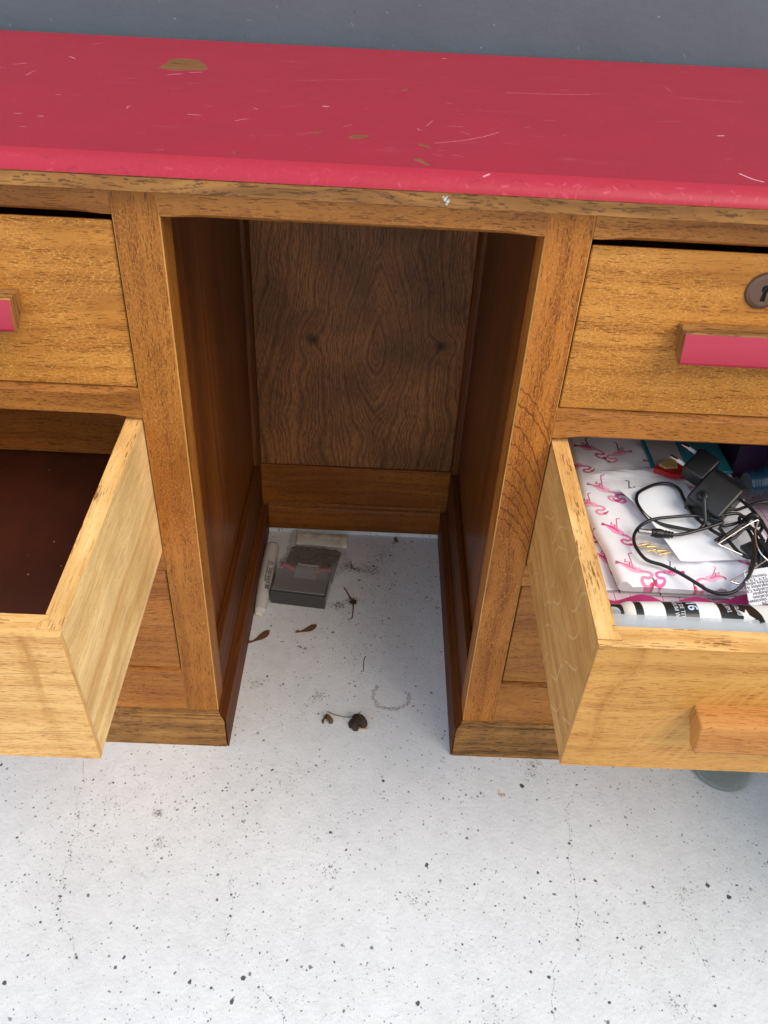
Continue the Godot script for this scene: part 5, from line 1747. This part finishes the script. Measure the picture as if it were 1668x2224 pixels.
func clip() -> void:
	var o := thing("binder_clip", "large black binder clip with bright wire handles among the cable loops", "clip", Vector3(0.400, 0.440, 0.095))
	var off := o.position
	for h in [[[0.3830, 0.0890, 0.445], [0.3590, 0.0823, 0.452], [0.3580, 0.0818, 0.4535], [0.3600, 0.0806, 0.454], [0.3871, 0.0633, 0.461], [0.3990, 0.0572, 0.464], [0.4006, 0.0575, 0.4638], [0.4003, 0.0592, 0.463], [0.3953, 0.0690, 0.460], [0.3922, 0.0845, 0.457], [0.3940, 0.0960, 0.454], [0.4010, 0.1015, 0.450]],
		[[0.4010, 0.0980, 0.450], [0.3792, 0.1136, 0.449], [0.3590, 0.1262, 0.447], [0.3578, 0.1272, 0.4465], [0.3592, 0.1280, 0.446], [0.3720, 0.1300, 0.444]]]:
		var q := []
		for p in h:
			q.append(Vector3(p[0], p[2], p[1]) - off)
		var mb := MB.new()
		mb.tube(curve(q, 4), 0.00095, 8)
		put("wire_handle", mb, M.steel, o)
	var bd := MB.new()
	var ring0 := []
	var ring1 := []
	for p in [[-0.010, 0.000], [0.012, 0.000], [0.013, 0.003], [0.003, 0.018], [0.000, 0.018], [-0.011, 0.003]]:
		ring0.append(Vector3(-0.004, 0.0, -0.018) + Vector3(p[0], p[1], p[0] * 0.5))
		ring1.append(Vector3(0.012, 0.0, 0.016) + Vector3(p[0], p[1], p[0] * 0.5))
	bd.loft([ring0, ring1])
	put("spring_body", bd, M.black_plastic, o)


func adapter_tag() -> void:
	var o := thing("printed_tag", "white rounded tag printed with lines of small text at the drawer's right", "tag", Vector3(0.380, 0.4480, 0.135))
	var off := Vector2(0.380, 0.135)
	var pts := [Vector2(0.3722, 0.1160), Vector2(0.3735, 0.1148), Vector2(0.4020, 0.1070), Vector2(0.4060, 0.1100), Vector2(0.4060, 0.1480), Vector2(0.4045, 0.1500), Vector2(0.3665, 0.1608), Vector2(0.3640, 0.1600), Vector2(0.3630, 0.1580)]
	var a := []
	var b := []
	for p in pts:
		var q: Vector2 = p - off
		a.append(Vector3(q.x, 0.0, q.y))
		b.append(Vector3(q.x, 0.0012, q.y))
	var mb := MB.new()
	mb.loft([a, b])
	var t := put("tag_card", mb, mat(Color8(236, 236, 238), 0.5), o)
	var dir := Vector3(-0.965, 0, 0.262)
	var up := Vector3(0.262, 0, 0.965)
	var lines := ["AC adapter", "Netzteil 12V", "Zasilacz sieciowy", "Alimentation", "Netadapter", "Adattatore CA", "Adaptador de CA", "Sitovy adapter", "12 V  2.0 A", "Omrezni"]
	for k in lines.size():
		var start := Vector3(0.0225, 0.0014, 0.0165) - up * (0.0041 * k) + dir * rng.randf_range(0.0, 0.004)
		put("lettering", words(lines[k], 0.0022, bold, func(x: float, y: float): return start + dir * x + up * y, func(_x, _y): return Vector3.UP), mat(Color8(84, 84, 94), 0.6), t)


func behind() -> void:
	# what stands at the back of the drawer, in the shade of the desk
	var mb := MB.new()
	mb.box(Vector3(0.335, 0.4315, -0.145), Vector3(0.425, 0.4345, -0.066), 0.0008)
	tag(put("teal_folder", mb, mat(Color8(40, 128, 146), 0.5)), "teal card folder at the back of the full drawer behind the plug pins", "folder")
	mb = MB.new()
	mb.box(Vector3(0.3385, 0.4352, -0.125), Vector3(0.3725, 0.4372, -0.063), 0.0005)
	tag(put("grey_card", mb, mat(Color8(176, 170, 172), 0.6)), "pale grey card beneath the pins of the power adapter", "card")
	var pk := thing("red_packet", "red packet with a tan tab beside the adapter's plug block", "packet", Vector3(0.3565, 0.4355, -0.058))
	mb = MB.new()
	mb.prism([Vector2(-0.024, 0.001), Vector2(-0.018, -0.006), Vector2(0.0, -0.012), Vector2(0.022, -0.006), Vector2(0.024, 0.010), Vector2(-0.006, 0.012)], 0.0, 0.006)
	put("packet_body", mb, mat(Color8(176, 34, 36), 0.45), pk)
	mb = MB.new()
	mb.prism([Vector2(-0.018, -0.004), Vector2(-0.008, -0.013), Vector2(0.004, -0.013), Vector2(0.002, 0.000), Vector2(-0.012, 0.003)], 0.0062, 0.0085)
	put("tab", mb, mat(Color8(196, 164, 100), 0.6), pk)
	var bt := thing("blue_bottle", "dark blue plastic bottle lying at the right of the drawer", "bottle", Vector3(0.424, 0.4460, -0.028))
	mb = MB.new()
	mb.lathe([Vector2(0.0001, -0.001), Vector2(0.0125, -0.001), Vector2(0.0132, 0.0), Vector2(0.0132, 0.012), Vector2(0.0140, 0.013), Vector2(0.0205, 0.022), Vector2(0.0215, 0.028), Vector2(0.0215, 0.060), Vector2(0.020, 0.064), Vector2(0.0001, 0.064)], Vector3.ZERO, Vector3(1, 0.05, -0.15).normalized(), 36)
	put("bottle_body", mb, mat(Color8(16, 44, 62), 0.22), bt)
	mb = MB.new()
	for k in 3:
		mb.lathe([Vector2(0.0131, 0.002 + k * 0.003), Vector2(0.0139, 0.0026 + k * 0.003), Vector2(0.0131, 0.0034 + k * 0.003)], Vector3.ZERO, Vector3(1, 0.05, -0.15).normalized(), 30)
	put("cap_rib", mb, mat(Color8(18, 52, 70), 0.25), bt)
	var pc := thing("purple_carton", "dark purple carton with a tan label at the back right of the drawer", "carton", Vector3(0.452, 0.4200, -0.110))
	mb = MB.new()
	mb.box(Vector3(-0.022, 0.0, -0.035), Vector3(0.040, 0.040, 0.030), 0.001)
	put("carton_body", mb, mat(Color8(46, 24, 62), 0.5), pc)
	mb = MB.new()
	var D := Vector3(0.80, 0, -0.60)
	var U := Vector3(-0.60, 0, -0.80)
	var c := Vector3(0.0, 0.0408, 0.012)
	mb.flat([c - D * 0.011 - U * 0.004, c + D * 0.011 - U * 0.004, c + D * 0.011 + U * 0.004, c - D * 0.011 + U * 0.004], Vector3.UP)
	var lb := put("label", mb, mat(Color8(170, 128, 96), 0.6), pc)
	put("lettering", words("arts", 0.0062, bold, func(x: float, y: float): return c - D * 0.0085 - U * 0.0028 + D * x + U * y + Vector3(0, 0.0004, 0), func(_x, _y): return Vector3.UP), mat(Color8(40, 22, 30), 0.6), lb)
